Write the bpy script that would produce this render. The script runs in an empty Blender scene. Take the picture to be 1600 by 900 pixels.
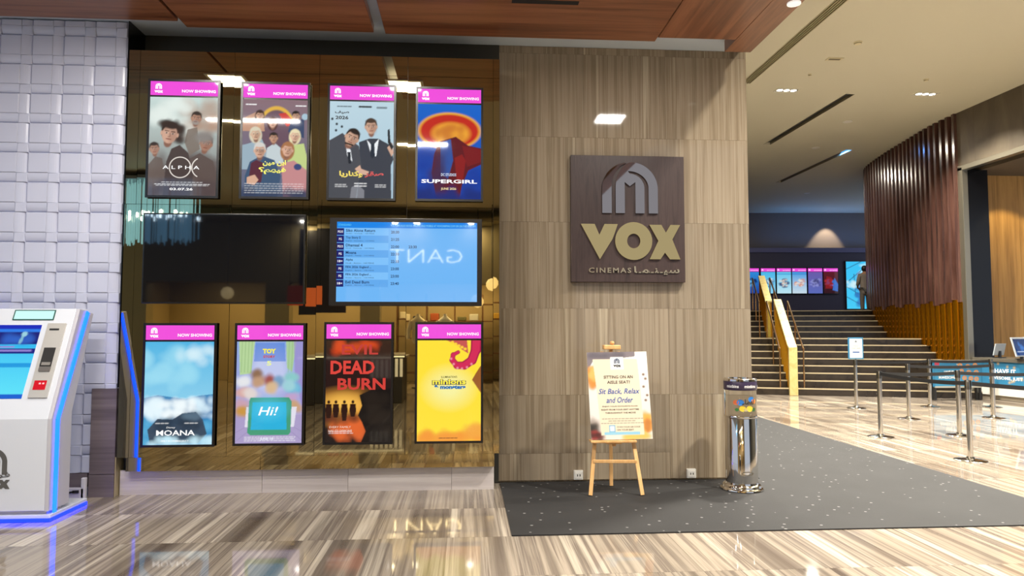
import bpy, math, random
import numpy as np
from mathutils import Vector, Matrix

S = bpy.context.scene
COL = S.collection
R = math.radians
random.seed(7)

# ------------------------------------------------------------------ camera, world, exposure
YAW, PITCH, CAMZ = R(3.9), math.atan(62 / 1090), 1.6
cd = bpy.data.cameras.new('camera')
cam = bpy.data.objects.new('camera', cd)
COL.objects.link(cam)
cam.location = (0, 0, CAMZ)
cam.rotation_euler = (R(90) + PITCH, 0, -YAW)
cd.sensor_width = 36
cd.lens = 1090 / 1600 * 36
cd.clip_start = 0.05
cd.clip_end = 200
S.camera = cam
S.view_settings.view_transform = 'Standard'
S.view_settings.look = 'None'
S.view_settings.gamma = 1
S.view_settings.exposure = 0.0
w = bpy.data.worlds.new('mall_daylight')
S.world = w
w.use_nodes = True
w.node_tree.nodes['Background'].inputs[0].default_value = (0.74, 0.83, 1.0, 1)
w.node_tree.nodes['Background'].inputs[1].default_value = 0.75


def area_light(name, loc, sx, sy, power, col=(1, .93, .82), rot=(0, 0, 0), spread=180):
    l = bpy.data.lights.new(name, 'AREA')
    l.shape = 'RECTANGLE'
    l.size, l.size_y, l.energy, l.color = sx, sy, power, col
    l.spread = R(spread)
    o = bpy.data.objects.new(name, l)
    COL.objects.link(o)
    o.location, o.rotation_euler = loc, rot
    return o


def spot(name, loc, target, power, angle, col=(1, .9, .75), blend=.4, size=.04):
    l = bpy.data.lights.new(name, 'SPOT')
    l.energy, l.color, l.spot_size, l.spot_blend, l.shadow_soft_size = power, col, R(angle), blend, size
    o = bpy.data.objects.new(name, l)
    COL.objects.link(o)
    o.location = loc
    d = Vector(target) - Vector(loc)
    o.rotation_euler = d.to_track_quat('-Z', 'Y').to_euler()
    return o


WARM = (1, .93, .80)
# lobby: square downlights set in the timber soffit (fixtures are built below)
LOBBY_LAMPS = [(-2.76, 5.55), (-.72, 5.5), (2.0, 5.2)]
for i, (x, y) in enumerate(LOBBY_LAMPS):
    area_light('soffit_lamp', (x, y, 4.485), .36, .36, (34, 34, 60)[i], (1, .95, .88))
# long lamps in the plain ceiling behind the soffit
STRIPS = [(-1.1, -.3, 2.45, 150), (-3.7, -2.4, 3.6, 140)]
CANOPY = [-4.0, -1.75, -1.2, .16]
for x in CANOPY:
    area_light('canopy_lamp', (x, -3.85, 4.235), .12, .12, 40, (1, .93, .82))
for x0, x1, y, p in STRIPS:
    area_light('strip_lamp', ((x0 + x1) / 2, y, 4.585), x1 - x0, .09, p, (1, .95, .88))
# hall: triple downlights in the cream ceiling
HALL_LAMPS = [(6.87, 14.25), (10.0, 14.28), (4.6, 8.6), (7.9, 8.6), (10.6, 8.8), (4.6, 4.4), (7.9, 4.2), (10.6, 4.2), (4.4, 14.2)]
for i, (x, y) in enumerate(HALL_LAMPS):
    area_light('hall_and_fill_lamp', (x, y, 6.64), .42, .16, 430 if x > 5 else 420, (1, .93, .80), (0, 0, 0), 125)
for x, y, p in [(9.9, 18.85, 70), (6.5, 19.5, 70), (11.4, 22.6, 220)]:  # last one is an added fill without fixture, lightens the person and landing
    area_light('hall_and_fill_lamp', (x, y, 6.66), .2, .2, p, (1, .9, .75))
spot('wall_washer', (15.95, 28.95, 6.6), (15.9, 29.7, 4.6), 380, 62, (1, .80, .52), .5)
# counter recess lamp
spot('recess_lamp', (12.9, 14.6, 5.15), (13.0, 16.0, 2.2), 170, 80, (1, .78, .42), .35)


# ------------------------------------------------------------------ helpers
def lin(c):
    if isinstance(c, str):
        c = [int(c[i:i + 2], 16) / 255 for i in (0, 2, 4)]
    return tuple(x / 12.92 if x <= .04045 else ((x + .055) / 1.055) ** 2.4 for x in c[:3])


MATS = {}


def P(name, col, rough=.5, metal=0, spec=.5, coat=0, emit=None, es=0, trans=0, alpha=1):
    if name in MATS:
        return MATS[name]
    m = bpy.data.materials.new(name)
    m.use_nodes = True
    b = m.node_tree.nodes['Principled BSDF']
    b.inputs['Base Color'].default_value = (*lin(col), 1)
    b.inputs['Roughness'].default_value = rough
    b.inputs['Metallic'].default_value = metal
    b.inputs['Specular IOR Level'].default_value = spec
    b.inputs['Coat Weight'].default_value = coat
    b.inputs['Coat Roughness'].default_value = .03
    if emit:
        b.inputs['Emission Color'].default_value = (*lin(emit), 1)
        b.inputs['Emission Strength'].default_value = es
    b.inputs['Transmission Weight'].default_value = trans
    b.inputs['Alpha'].default_value = alpha
    MATS[name] = m
    return m


def N(nt, kind, **kw):
    n = nt.nodes.new(kind)
    for k, v in kw.items():
        if k in n.inputs:
            n.inputs[k].default_value = v
        else:
            setattr(n, k, v)
    return n


def grain(name, stops, scale, rough=.3, spec=.5, coat=0, metal=0, detail=6, distort=.4, tone=.25, bump=0, rand=True, fine=None, emit=0):
    """veined stone / timber: stretched noise along one axis, every piece with its own cut and tone"""
    if name in MATS:
        return MATS[name]
    m = bpy.data.materials.new(name)
    m.use_nodes = True
    nt = m.node_tree
    b = nt.nodes['Principled BSDF']
    tc = N(nt, 'ShaderNodeTexCoord')
    oi = N(nt, 'ShaderNodeObjectInfo')
    mul = N(nt, 'ShaderNodeMath', operation='MULTIPLY')
    mul.inputs[1].default_value = 73.0 if rand else 0.0
    nt.links.new(oi.outputs['Random'], mul.inputs[0])
    add = N(nt, 'ShaderNodeVectorMath', operation='ADD')
    nt.links.new(tc.outputs['Object'], add.inputs[0])
    nt.links.new(mul.outputs[0], add.inputs[1])
    mp = N(nt, 'ShaderNodeMapping')
    mp.inputs['Scale'].default_value = scale
    nt.links.new(add.outputs[0], mp.inputs['Vector'])
    nz = N(nt, 'ShaderNodeTexNoise', Scale=1.0, Detail=float(detail), Roughness=.62, Distortion=distort)
    nt.links.new(mp.outputs[0], nz.inputs['Vector'])
    cr = N(nt, 'ShaderNodeValToRGB')
    cr.color_ramp.elements[0].position = stops[0][0]
    cr.color_ramp.elements[0].color = (*lin(stops[0][1]), 1)
    cr.color_ramp.elements[1].position = stops[-1][0]
    cr.color_ramp.elements[1].color = (*lin(stops[-1][1]), 1)
    for p, c in stops[1:-1]:
        e = cr.color_ramp.elements.new(p)
        e.color = (*lin(c), 1)
    nt.links.new(nz.outputs[0], cr.inputs[0])
    # tone per piece
    t2 = N(nt, 'ShaderNodeMapRange')
    t2.inputs['To Min'].default_value = 1 - tone
    t2.inputs['To Max'].default_value = 1 + tone
    wn = N(nt, 'ShaderNodeTexWhiteNoise', noise_dimensions='1D')
    nt.links.new(mul.outputs[0], wn.inputs['W'])
    nt.links.new(wn.outputs['Value'], t2.inputs['Value'])
    mx = N(nt, 'ShaderNodeVectorMath', operation='SCALE')
    nt.links.new(cr.outputs[0], mx.inputs[0])
    if rand:
        nt.links.new(t2.outputs[0], mx.inputs['Scale'])
    else:
        mx.inputs['Scale'].default_value = 1
    nt.links.new(mx.outputs[0], b.inputs['Base Color'])
    b.inputs['Roughness'].default_value = rough
    b.inputs['Specular IOR Level'].default_value = spec
    b.inputs['Coat Weight'].default_value = coat
    b.inputs['Coat Roughness'].default_value = .04
    b.inputs['Metallic'].default_value = metal
    if bump:
        bp = N(nt, 'ShaderNodeBump', Strength=bump, Distance=.01)
        nt.links.new(nz.outputs[0], bp.inputs['Height'])
        nt.links.new(bp.outputs[0], b.inputs['Normal'])
    MATS[name] = m
    return m


def empty(name, loc, label=None, cat=None, group=None, kind=None):
    o = bpy.data.objects.new(name, None)
    COL.objects.link(o)
    o.location = loc
    o.empty_display_size = .1
    tag(o, label, cat, group, kind)
    ORG[o] = Vector(loc)
    return o


ORG = {}


def tag(o, label=None, cat=None, group=None, kind=None):
    if label: o['label'] = label
    if cat: o['category'] = cat
    if group: o['group'] = group
    if kind: o['kind'] = kind
    return o


class MB:
    def __init__(s):
        s.v, s.f = [], []

    def quads(s, pts, faces):
        b = len(s.v)
        s.v += [tuple(p) for p in pts]
        s.f += [tuple(b + i for i in f) for f in faces]
        return s

    def hexa(s, p):
        return s.quads(p, [(0, 3, 2, 1), (4, 5, 6, 7), (0, 1, 5, 4), (1, 2, 6, 5), (2, 3, 7, 6), (3, 0, 4, 7)])

    def box(s, x0, y0, z0, x1, y1, z1):
        return s.hexa([(x0, y0, z0), (x1, y0, z0), (x1, y1, z0), (x0, y1, z0), (x0, y0, z1), (x1, y0, z1), (x1, y1, z1), (x0, y1, z1)])

    def obox(s, o, u, v, n, a0, b0, c0, a1, b1, c1):
        o, u, v, n = Vector(o), Vector(u), Vector(v), Vector(n)
        return s.hexa([o + u * a + v * b + n * c for a, b, c in
                       [(a0, b0, c0), (a1, b0, c0), (a1, b1, c0), (a0, b1, c0), (a0, b0, c1), (a1, b0, c1), (a1, b1, c1), (a0, b1, c1)]])

    def prism(s, pts, d):
        """pts: 3D outline, d: extrusion vector"""
        n = len(pts)
        d = Vector(d)
        a = [Vector(p) for p in pts]
        return s.quads(a + [p + d for p in a], [tuple(range(n))[::-1], tuple(range(n, 2 * n))] + [(i, (i + 1) % n, n + (i + 1) % n, n + i) for i in range(n)])

    def tube(s, pts, r, n=10, caps=True):
        pts = [Vector(p) for p in pts]
        rr = r if isinstance(r, (list, tuple)) else [r] * len(pts)
        b = len(s.v)
        for i, p in enumerate(pts):
            t = (pts[min(i + 1, len(pts) - 1)] - pts[max(i - 1, 0)]).normalized()
            a = t.cross(Vector((0, 0, 1)))
            if a.length < .05: a = t.cross(Vector((0, 1, 0)))
            a.normalize()
            c = t.cross(a)
            for k in range(n):
                th = 2 * math.pi * k / n
                s.v.append(tuple(p + (a * math.cos(th) + c * math.sin(th)) * rr[i]))
        for i in range(len(pts) - 1):
            for k in range(n):
                s.f.append((b + i * n + k, b + i * n + (k + 1) % n, b + (i + 1) * n + (k + 1) % n, b + (i + 1) * n + k))
        if caps:
            s.f.append(tuple(b + k for k in range(n))[::-1])
            s.f.append(tuple(b + (len(pts) - 1) * n + k for k in range(n)))
        return s

    def lathe(s, prof, cx, cy, n=32, z0=0):
        b = len(s.v)
        for r, z in prof:
            for k in range(n):
                th = 2 * math.pi * k / n
                s.v.append((cx + r * math.cos(th), cy + r * math.sin(th), z0 + z))
        for i in range(len(prof) - 1):
            for k in range(n):
                s.f.append((b + i * n + k, b + i * n + (k + 1) % n, b + (i + 1) * n + (k + 1) % n, b + (i + 1) * n + k))
        if prof[0][0] > 1e-6: s.f.append(tuple(b + k for k in range(n))[::-1])
        if prof[-1][0] > 1e-6: s.f.append(tuple(b + (len(prof) - 1) * n + k for k in range(n)))
        return s

    def build(s, name, mat, parent=None, smooth=False, bevel=0, org=None, seg=2):
        if parent is not None:
            o0 = ORG[parent]
        elif org is not None:
            o0 = Vector(org)
        else:
            a = np.array(s.v)
            o0 = Vector(((a[:, 0].min() + a[:, 0].max()) / 2, (a[:, 1].min() + a[:, 1].max()) / 2, a[:, 2].min()))
        me = bpy.data.meshes.new(name)
        me.from_pydata([tuple(Vector(p) - o0) for p in s.v], [], s.f)
        if mat: me.materials.append(mat)
        if smooth:
            me.shade_smooth()
            me.set_sharp_from_angle(angle=R(40))
        me.update()
        o = bpy.data.objects.new(name, me)
        COL.objects.link(o)
        if parent is not None:
            o.parent = parent
        else:
            o.location = o0
        ORG[o] = o0
        if bevel:
            md = o.modifiers.new('bevel', 'BEVEL')
            md.width, md.segments, md.limit_method = bevel, seg, 'ANGLE'
        return o


def inst(mesh, name, parent, loc):
    """another object sharing a mesh, at world location loc"""
    o = bpy.data.objects.new(name, mesh)
    COL.objects.link(o)
    o.parent = parent
    o.location = Vector(loc) - ORG[parent]
    ORG[o] = Vector(loc)
    return o


class Frame:
    """a flat plane in the scene: point + right + up"""
    def __init__(s, p, r=(1, 0, 0), u=(0, 0, 1)):
        s.p, s.r, s.u = Vector(p), Vector(r).normalized(), Vector(u).normalized()
        s.n = s.r.cross(s.u)

    def at(s, x, y, d=0):
        return s.p + s.r * x + s.u * y + s.n * d


def plate(name, polys, fr, mat, parent, d=.001, th=.002, lift=0):
    """2D outlines (frame coords) as a thin plate; a polygon with a 'ring' tuple is a ring of quads"""
    mb = MB()
    for pl in polys:
        if isinstance(pl, tuple) and pl[0] == 'ring':
            _, a, b, closed = pl
            n = len(a)
            for i in range(n if closed else n - 1):
                j = (i + 1) % n
                mb.hexa([fr.at(*a[i], d), fr.at(*a[j], d), fr.at(*b[j], d), fr.at(*b[i], d), fr.at(*a[i], d + th), fr.at(*a[j], d + th), fr.at(*b[j], d + th), fr.at(*b[i], d + th)])
        else:
            mb.prism([fr.at(x, y, d) for x, y in pl], fr.n * th)
    return mb.build(name, mat, parent)


def rect(x0, y0, x1, y1):
    return [(x0, y0), (x1, y0), (x1, y1), (x0, y1)]


def arc(cx, cy, rx, ry, a0, a1, n=20):
    return [(cx + rx * math.cos(R(a0 + (a1 - a0) * i / n)), cy + ry * math.sin(R(a0 + (a1 - a0) * i / n))) for i in range(n + 1)]


def txt(name, body, fr, x, y, w_, h_, mat, parent, d=.002, th=.001, bold=0, shear=0, res=2, align='C', spacing=1, keep=False):
    """lettering fitted into the box w_ x h_ centred at (x, y) on a frame (keep: natural width from height)"""
    cu = bpy.data.curves.new(name, 'FONT')
    cu.body, cu.offset, cu.shear, cu.resolution_u, cu.space_character = body, bold, shear, res, spacing
    cu.extrude = 0
    cu.align_x = 'CENTER'
    t = bpy.data.objects.new('t', cu)
    COL.objects.link(t)
    dg = bpy.context.evaluated_depsgraph_get()
    me = bpy.data.meshes.new_from_object(t.evaluated_get(dg))
    bpy.data.objects.remove(t)
    bpy.data.curves.remove(cu)
    n = len(me.vertices)
    co = np.empty(n * 3)
    me.vertices.foreach_get('co', co)
    co = co.reshape(-1, 3)
    lo, hi = co.min(0), co.max(0)
    sx = w_ / max(hi[0] - lo[0], 1e-6)
    sy = h_ / max(hi[1] - lo[1], 1e-6)
    if keep: sx = sy
    o0 = ORG[parent]
    fs = [tuple(p.vertices) for p in me.polygons]
    cx = (lo[0] + hi[0]) / 2 if align == 'C' else (lo[0] if align == 'L' else hi[0])
    A = [(x + (c[0] - cx) * sx, y + (c[1] - (lo[1] + hi[1]) / 2) * sy) for c in co]
    mb = MB()
    if th > .004:
        mb.quads([fr.at(a, b, d + th) for a, b in A] + [fr.at(a, b, d) for a, b in A], fs)
        # sides from boundary edges
        cnt = {}
        for f in fs:
            for i in range(len(f)):
                e = (f[i], f[(i + 1) % len(f)])
                cnt[e] = 1
        for (a, b) in cnt:
            if (b, a) not in cnt:
                mb.f.append((b, a, a + n, b + n))
    else:
        mb.quads([fr.at(a, b, d + th) for a, b in A], fs)
    bpy.data.meshes.remove(me)
    return mb.build(name, mat, parent)


AR = {'ا': ('\ufe8d', '\ufe8e', '\ufe8d', '\ufe8e'), 'ب': ('\ufe8f', '\ufe90', '\ufe91', '\ufe92'), 'ز': ('\ufeaf', '\ufeb0', '\ufeaf', '\ufeb0'), 'ر': ('\ufead', '\ufeae', '\ufead', '\ufeae'),
      'س': ('\ufeb1', '\ufeb2', '\ufeb3', '\ufeb4'), 'ص': ('\ufeb9', '\ufeba', '\ufebb', '\ufebc'), 'ط': ('\ufec1', '\ufec2', '\ufec3', '\ufec4'), 'ع': ('\ufec9', '\ufeca', '\ufecb', '\ufecc'),
      'ف': ('\ufed1', '\ufed2', '\ufed3', '\ufed4'), 'ق': ('\ufed5', '\ufed6', '\ufed7', '\ufed8'), 'ك': ('\ufed9', '\ufeda', '\ufedb', '\ufedc'), 'ل': ('\ufedd', '\ufede', '\ufedf', '\ufee0'),
      'م': ('\ufee1', '\ufee2', '\ufee3', '\ufee4'), 'ن': ('\ufee5', '\ufee6', '\ufee7', '\ufee8'), 'ه': ('\ufee9', '\ufeea', '\ufeeb', '\ufeec'), 'و': ('\ufeed', '\ufeee', '\ufeed', '\ufeee'),
      'ي': ('\ufef1', '\ufef2', '\ufef3', '\ufef4'), 'ء': ('\ufe80',) * 4, 'ـ': ('ـ',) * 4}


def arabic(s):
    out = []
    for w_ in s.split(' '):
        g = []
        for i, c in enumerate(w_):
            if c not in AR:
                g.append(c)
                continue
            prev = i > 0 and w_[i - 1] in AR and w_[i - 1] not in 'ازروء'
            nxt = i + 1 < len(w_) and w_[i + 1] in AR and c not in 'ازروء' and w_[i + 1] != 'ء'
            g.append(AR[c][(3 if nxt else 1) if prev else (2 if nxt else 0)])
        out.append(''.join(reversed(g)))
    return ' '.join(reversed(out))


# the cinema's arch emblem, in a unit box 336 x 310 (y up), and its three letters
def emblem(cx, cy, s):
    q = lambda pts: [(cx + (x - 168) * s / 336, cy + (y - 155) * s / 336) for x, y in pts]
    a = q([(0, 0), (57, 0), (57, 150)] + arc(165, 150, 108, 152, 180, 101, 12)[1:] + arc(165, 148, 165, 158, 99, 180, 16))
    b = q([(81, 0), (81, 150)] + arc(185, 150, 104, 157, 180, 96, 14)[1:] + arc(172, 145, 164, 162, 88, 0, 18) + [(336, 0), (280, 0)] + arc(160, 150, 120, 103, 0, 92, 14)
          + arc(160, 150, 95, 88, 86, 0, 12) + [(255, 0), (200, 0), (200, 187), (167, 162), (136, 187), (136, 0)])
    return [b, a]


def vox(cx, cy, w_, h_):
    """three letters as outlines in a box w_ x h_"""
    q = lambda pts: [(cx - w_ / 2 + x / 605 * w_, cy + h_ / 2 - y / 228 * h_) for x, y in pts]
    V = q([(0, 13), (84, 13), (112, 78), (143, 13), (224, 13), (204, 70), (190, 105), (114, 225)])
    O = ('ring', q(arc(320, 114, 113, 114, 0, 360, 36)[:-1]), q(arc(320, 114, 40, 44, 0, 360, 36)[:-1]), True)
    X = q([(416, 15), (490, 15), (517, 62), (545, 15), (605, 15), (556, 103), (604, 223), (540, 223), (510, 183), (482, 223), (416, 223), (470, 112)])
    return [V, O, X]


# ------------------------------------------------------------------ painting on screens and prints (flat pictures)
class Pic:
    def __init__(s, w_, h_, top, bottom=None):
        s.w, s.h = w_, h_
        y, x = np.mgrid[0:h_, 0:w_]
        s.asp = h_ / w_
        s.x = (x + .5) / w_
        s.y = (y + .5) / h_ * s.asp       # x 0..1, y 0..asp
        s.c = np.zeros((h_, w_, 3))
        a = np.array(lin(top))
        b = np.array(lin(bottom or top))
        t = (s.y / s.asp)[..., None]
        s.c[:] = a * (1 - t) + b * t
        s.rng = np.random.default_rng(3)

    def mix(s, m, col):
        s.c += m[..., None] * (np.array(lin(col)) - s.c)

    def ell(s, cx, cy, rx, ry, col, a=1, soft=.012, rot=0):
        dx, dy = s.x - cx, s.y - cy
        c, n = math.cos(R(rot)), math.sin(R(rot))
        u, v = (dx * c + dy * n) / rx, (-dx * n + dy * c) / ry
        d = (np.sqrt(u * u + v * v) - 1) * min(rx, ry)
        s.mix(np.clip(.5 - d / soft, 0, 1) * a, col)

    def poly(s, pts, col, a=1):
        acc = np.zeros_like(s.x)
        for ox, oy in ((-.25, -.25), (.25, -.25), (-.25, .25), (.25, .25)):
            X, Y = s.x + ox / s.w, s.y + oy / s.w
            ins = np.zeros(X.shape, bool)
            n = len(pts)
            for i in range(n):
                (x1, y1), (x2, y2) = pts[i], pts[(i + 1) % n]
                if y1 == y2: continue
                ins ^= ((y1 > Y) != (y2 > Y)) & (X < (x2 - x1) * (Y - y1) / (y2 - y1) + x1)
            acc += ins
        s.mix(acc / 4 * a, col)

    def line(s, pts, wd, col, a=1):
        d = np.full(s.x.shape, 9.)
        for (x1, y1), (x2, y2) in zip(pts, pts[1:]):
            l2 = max((x2 - x1) ** 2 + (y2 - y1) ** 2, 1e-9)
            t = np.clip(((s.x - x1) * (x2 - x1) + (s.y - y1) * (y2 - y1)) / l2, 0, 1)
            d = np.minimum(d, np.hypot(s.x - x1 - t * (x2 - x1), s.y - y1 - t * (y2 - y1)))
        s.mix(np.clip((wd / 2 - d) / .008 + .5, 0, 1) * a, col)

    def cloud(s, cx, cy, rx, ry, col, a=.5, n=14, r=.08):
        for _ in range(n):
            s.ell(cx + s.rng.uniform(-rx, rx), cy + s.rng.uniform(-ry, ry), r * s.rng.uniform(.5, 1.2), r * s.rng.uniform(.4, 1), col, a, .08)

    def band(s, y0, y1, col, a=1):
        s.mix(((s.y > y0) & (s.y < y1)) * a, col)

    def noise(s, k):
        s.c *= 1 + s.rng.uniform(-k, k, s.x.shape)[..., None]

    def rows(s, x0, x1, y, wd, col='ffffff', a=.7):
        x = x0
        while x < x1:
            l = s.rng.uniform(.02, .06)
            s.line([(x, y), (min(x + l, x1), y)], wd, col, a)
            x += l + .02

    def head(s, cx, cy, r, skin='c9a08a', hair='2a211d', rot=0, long=False, beard=None, shade='8a6252', glasses=False):
        c, n = math.cos(R(rot)), math.sin(R(rot))
        q = lambda dx, dy: (cx + (dx * c - dy * n) * r, cy + (dx * n + dy * c) * r)
        if long:
            s.ell(*q(0, .25), 1.15 * r, 1.55 * r, hair, 1, .02, rot)
        s.ell(*q(0, 1.05), .42 * r, .55 * r, shade, 1, .02, rot)
        s.ell(*q(0, -.18), .92 * r, 1.1 * r, hair, 1, .015, rot)
        s.ell(*q(-.85, .1), .12 * r, .24 * r, skin, 1, .01, rot)
        s.ell(*q(.85, .1), .12 * r, .24 * r, skin, 1, .01, rot)
        s.ell(*q(0, .12), .78 * r, 1.02 * r, skin, 1, .015, rot)
        s.ell(*q(.38, .25), .42 * r, .8 * r, shade, .45, .05, rot)
        s.ell(*q(0, -.82), .74 * r, .30 * r, hair, 1, .02, rot)
        if beard:
            s.ell(*q(0, .82), .6 * r, .42 * r, beard, .9, .02, rot)
        for e in (-.33, .33):
            s.line([q(e - .2, -.2), q(e + .2, -.22)], .10 * r, hair, .9)
            s.ell(*q(e, .02), .15 * r, .075 * r, 'e0d2c8', .6, .008, rot)
            s.ell(*q(e, .02), .08 * r, .085 * r, '1a1412', 1, .008, rot)
            if glasses:
                s.line([q(e - .24, -.12), q(e + .24, -.12), q(e + .24, .2), q(e - .24, .2), q(e - .24, -.12)], .05 * r, '202020', 1)
        s.line([q(.03, .0), q(.1, .36), q(-.08, .4)], .08 * r, shade, .9)
        s.line([q(-.24, .66), q(.24, .66)], .11 * r, '7a3a34', .9)

    def mesh(s, name, fr, x0, y0, x1, y1, mat, parent, d=.002):
        """grid of small faces coloured by point, on frame rect (x0,y0)-(x1,y1)"""
        W, H = s.w, s.h
        xs = np.concatenate([[0], (np.arange(W - 2) + 1.5) / W, [1]])
        ys = np.concatenate([[0], (np.arange(H - 2) + 1.5) / H, [1]])
        gx, gy = np.meshgrid(x0 + xs * (x1 - x0), y1 + ys * (y0 - y1))
        o0 = ORG[parent]
        p, r, u, n = fr.p, fr.r, fr.u, fr.n
        co = np.empty((H, W, 3))
        for i in range(3):
            co[..., i] = p[i] + r[i] * gx + u[i] * gy + n[i] * d - o0[i]
        idx = np.arange(W * H).reshape(H, W)
        q = np.stack([idx[1:, :-1], idx[1:, 1:], idx[:-1, 1:], idx[:-1, :-1]], -1).reshape(-1, 4)
        me = bpy.data.meshes.new(name)
        me.vertices.add(W * H)
        me.vertices.foreach_set('co', co.ravel())
        me.loops.add(q.size)
        me.loops.foreach_set('vertex_index', q.ravel().astype(np.int32))
        me.polygons.add(len(q))
        me.polygons.foreach_set('loop_start', np.arange(len(q), dtype=np.int32) * 4)
        ca = me.color_attributes.new('picture', 'FLOAT_COLOR', 'POINT')
        cc = np.ones((H * W, 4), np.float32)
        cc[:, :3] = np.clip(s.c, 0, 1.2).reshape(-1, 3)
        ca.data.foreach_set('color', cc.ravel())
        me.update(calc_edges=True)
        me.validate()
        me.materials.append(mat)
        o = bpy.data.objects.new(name, me)
        COL.objects.link(o)
        o.parent = parent
        ORG[o] = o0
        return o


def picture_mat(name, emit):
    m = bpy.data.materials.new(name)
    m.use_nodes = True
    nt = m.node_tree
    b = nt.nodes['Principled BSDF']
    a = N(nt, 'ShaderNodeAttribute', attribute_name='picture')
    b.inputs['Roughness'].default_value = .04 if emit else .5
    if emit:
        b.inputs['Base Color'].default_value = (.004, .004, .004, 1)
        nt.links.new(a.outputs['Color'], b.inputs['Emission Color'])
        b.inputs['Emission Strength'].default_value = emit
    else:
        nt.links.new(a.outputs['Color'], b.inputs['Base Color'])
    return m


SCREEN = picture_mat('screen_picture', 1.0)
PRINT = picture_mat('printed_picture', 0)

# ------------------------------------------------------------------ materials
grey_paint = P('soffit_grey', 'c2ceda', .6)
cream = P('ceiling_cream', 'cfcab4', .7)
white_panel = P('white_lacquer', 'c6cadf', .25)
dark_recess = P('dark_recess', '35332c', .6)
black = P('black_gloss', '08080a', .25)
black_matte = P('black_matte', '101012', .6)
marble = grain('floor_marble', [(.30, '544a43'), (.43, '756b61'), (.5, '9a8f81'), (.55, '6c625a'), (.63, 'b8ae9e'), (.72, '5c524b')], (5, .07, 1), rough=.045, spec=.5, detail=8, distort=.25, tone=.16)
stone = grain('pillar_stone', [(.22, '655848'), (.4, '857764'), (.5, '988b78'), (.58, '80725f'), (.68, 'ada18c'), (.82, '716453')], (11, 1, .16), rough=.05, spec=.35, detail=8, distort=.3, tone=.12)
pier_stone = grain('pier_stone', [(.25, '4a4246'), (.5, '6b6066'), (.75, '857a7c')], (.4, 1, 12), rough=.35, detail=7, distort=.3, tone=.08)
plinth_stone = grain('plinth_stone', [(.25, 'b0a6a4'), (.5, 'cac2c0'), (.75, 'dcd6d2')], (.35, 1, 11), rough=.3, detail=7, distort=.4, tone=.05)
timber = grain('soffit_timber', [(.25, '54301f'), (.45, '784a30'), (.6, '915e40'), (.8, '623c26')], (.5, 9, 1), rough=.28, spec=.5, detail=7, distort=.5, tone=.1)
timber_y = grain('soffit_timber_along', [(.25, '54301f'), (.45, '784a30'), (.6, '915e40'), (.8, '623c26')], (9, .5, 1), rough=.28, spec=.5, detail=7, distort=.5, tone=.1)
mirror = P('bronze_mirror', 'a39878', .015, 1)
mirror_edge = P('bronze_edge', '2c2620', .3, .8)
chrome = P('chrome', 'd8d4cc', .12, 1)
steel = P('brushed_steel', 'd6d2cc', .5, .75)
gold = P('polished_gold', 'e8c050', .2, .85)
gold_metal = P('gold_flutes', 'b8790c', .12, .9)
dark_marble = grain('stair_marble', [(.3, '1e1813'), (.5, '30281f'), (.62, '241d16'), (.70, '56493a'), (.74, '2b231b')], (1.2, 1.2, 1.2), rough=.22, detail=8, distort=1.2, tone=.12)
slat_wood = grain('slat_timber', [(.3, '36221d'), (.5, '523831'), (.7, '674a40')], (8, 8, .6), rough=.22, spec=.7, detail=4, tone=.12)
oak = grain('easel_beech', [(.3, 'cf9a5e'), (.5, 'e0b074'), (.7, 'ecc48c')], (14, 14, 1.2), rough=.45, detail=4, tone=.06)
pink = P('header_pink', '180010', .05, emit='f050dc', es=1.0)
lcd_white = P('screen_white', '101010', .1, emit='ffffff', es=1.05)
led_blue = P('led_blue', '001040', .3, emit='0838ff', es=10)
led_deep = P('led_deep_blue', '000840', .3, emit='0618f0', es=9)
ink = P('ink_black', '0c0c0e', .6)
ink_white = P('ink_white', 'f2f2f2', .6)
ink_blue = P('ink_blue', '2a55a0', .6)

# ------------------------------------------------------------------ THE SETTING
def visible(x, y):
    d = x * math.sin(YAW) + y * math.cos(YAW)
    l = x * math.cos(YAW) - y * math.sin(YAW)
    return d > 2.6 and abs(l) < d * .76 + .9


CARPET = [(.37, 5.44, 5.25, 7.26), (3.12, 7.26, 5.25, 12.6)]
fl = MB().box(-9, -9, -.2, 18, 31, -.004).build('floor', marble)
tag(fl, kind='structure')
tile_mesh = None
TP = .852
cand = []
for i in range(-8, 21):
    for j in range(-4, 14):
        x, y = -.125 + TP * i + TP / 2, 5.445 + TP * j + TP / 2
        if not visible(x, y) or y > 15.9 or x > 12.2: continue
        if y > 7.1 and x < 3.0: continue
        if any(a - .2 < x - .4 and x + .4 < c + .2 and b - .2 < y - .4 and y + .4 < d + .2 for a, b, c, d in CARPET): continue
        cand.append((math.hypot(x, y), x, y))
cand.sort()
for _, x, y in cand[:298]:
    if tile_mesh is None:
        t = MB().box(x - TP / 2 + .001, y - TP / 2 + .001, -.03, x + TP / 2 - .001, y + TP / 2 - .001, 0)
        t = t.build('floor_tile', marble, None, org=(x, y, 0))
        tile_mesh = t.data
        bpy.data.objects.remove(t)
    inst(tile_mesh, 'floor_tile', fl, (x, y, 0))

# white relief-tile wall on the left
WY = 7.0
wl = MB().box(-8.5, WY, 0, -3.31, 7.4, 4.62).build('wall_left', white_panel)
tag(wl, kind='structure')
PX, PW, PZ, PT = .2965, .192, .29, .196


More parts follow.
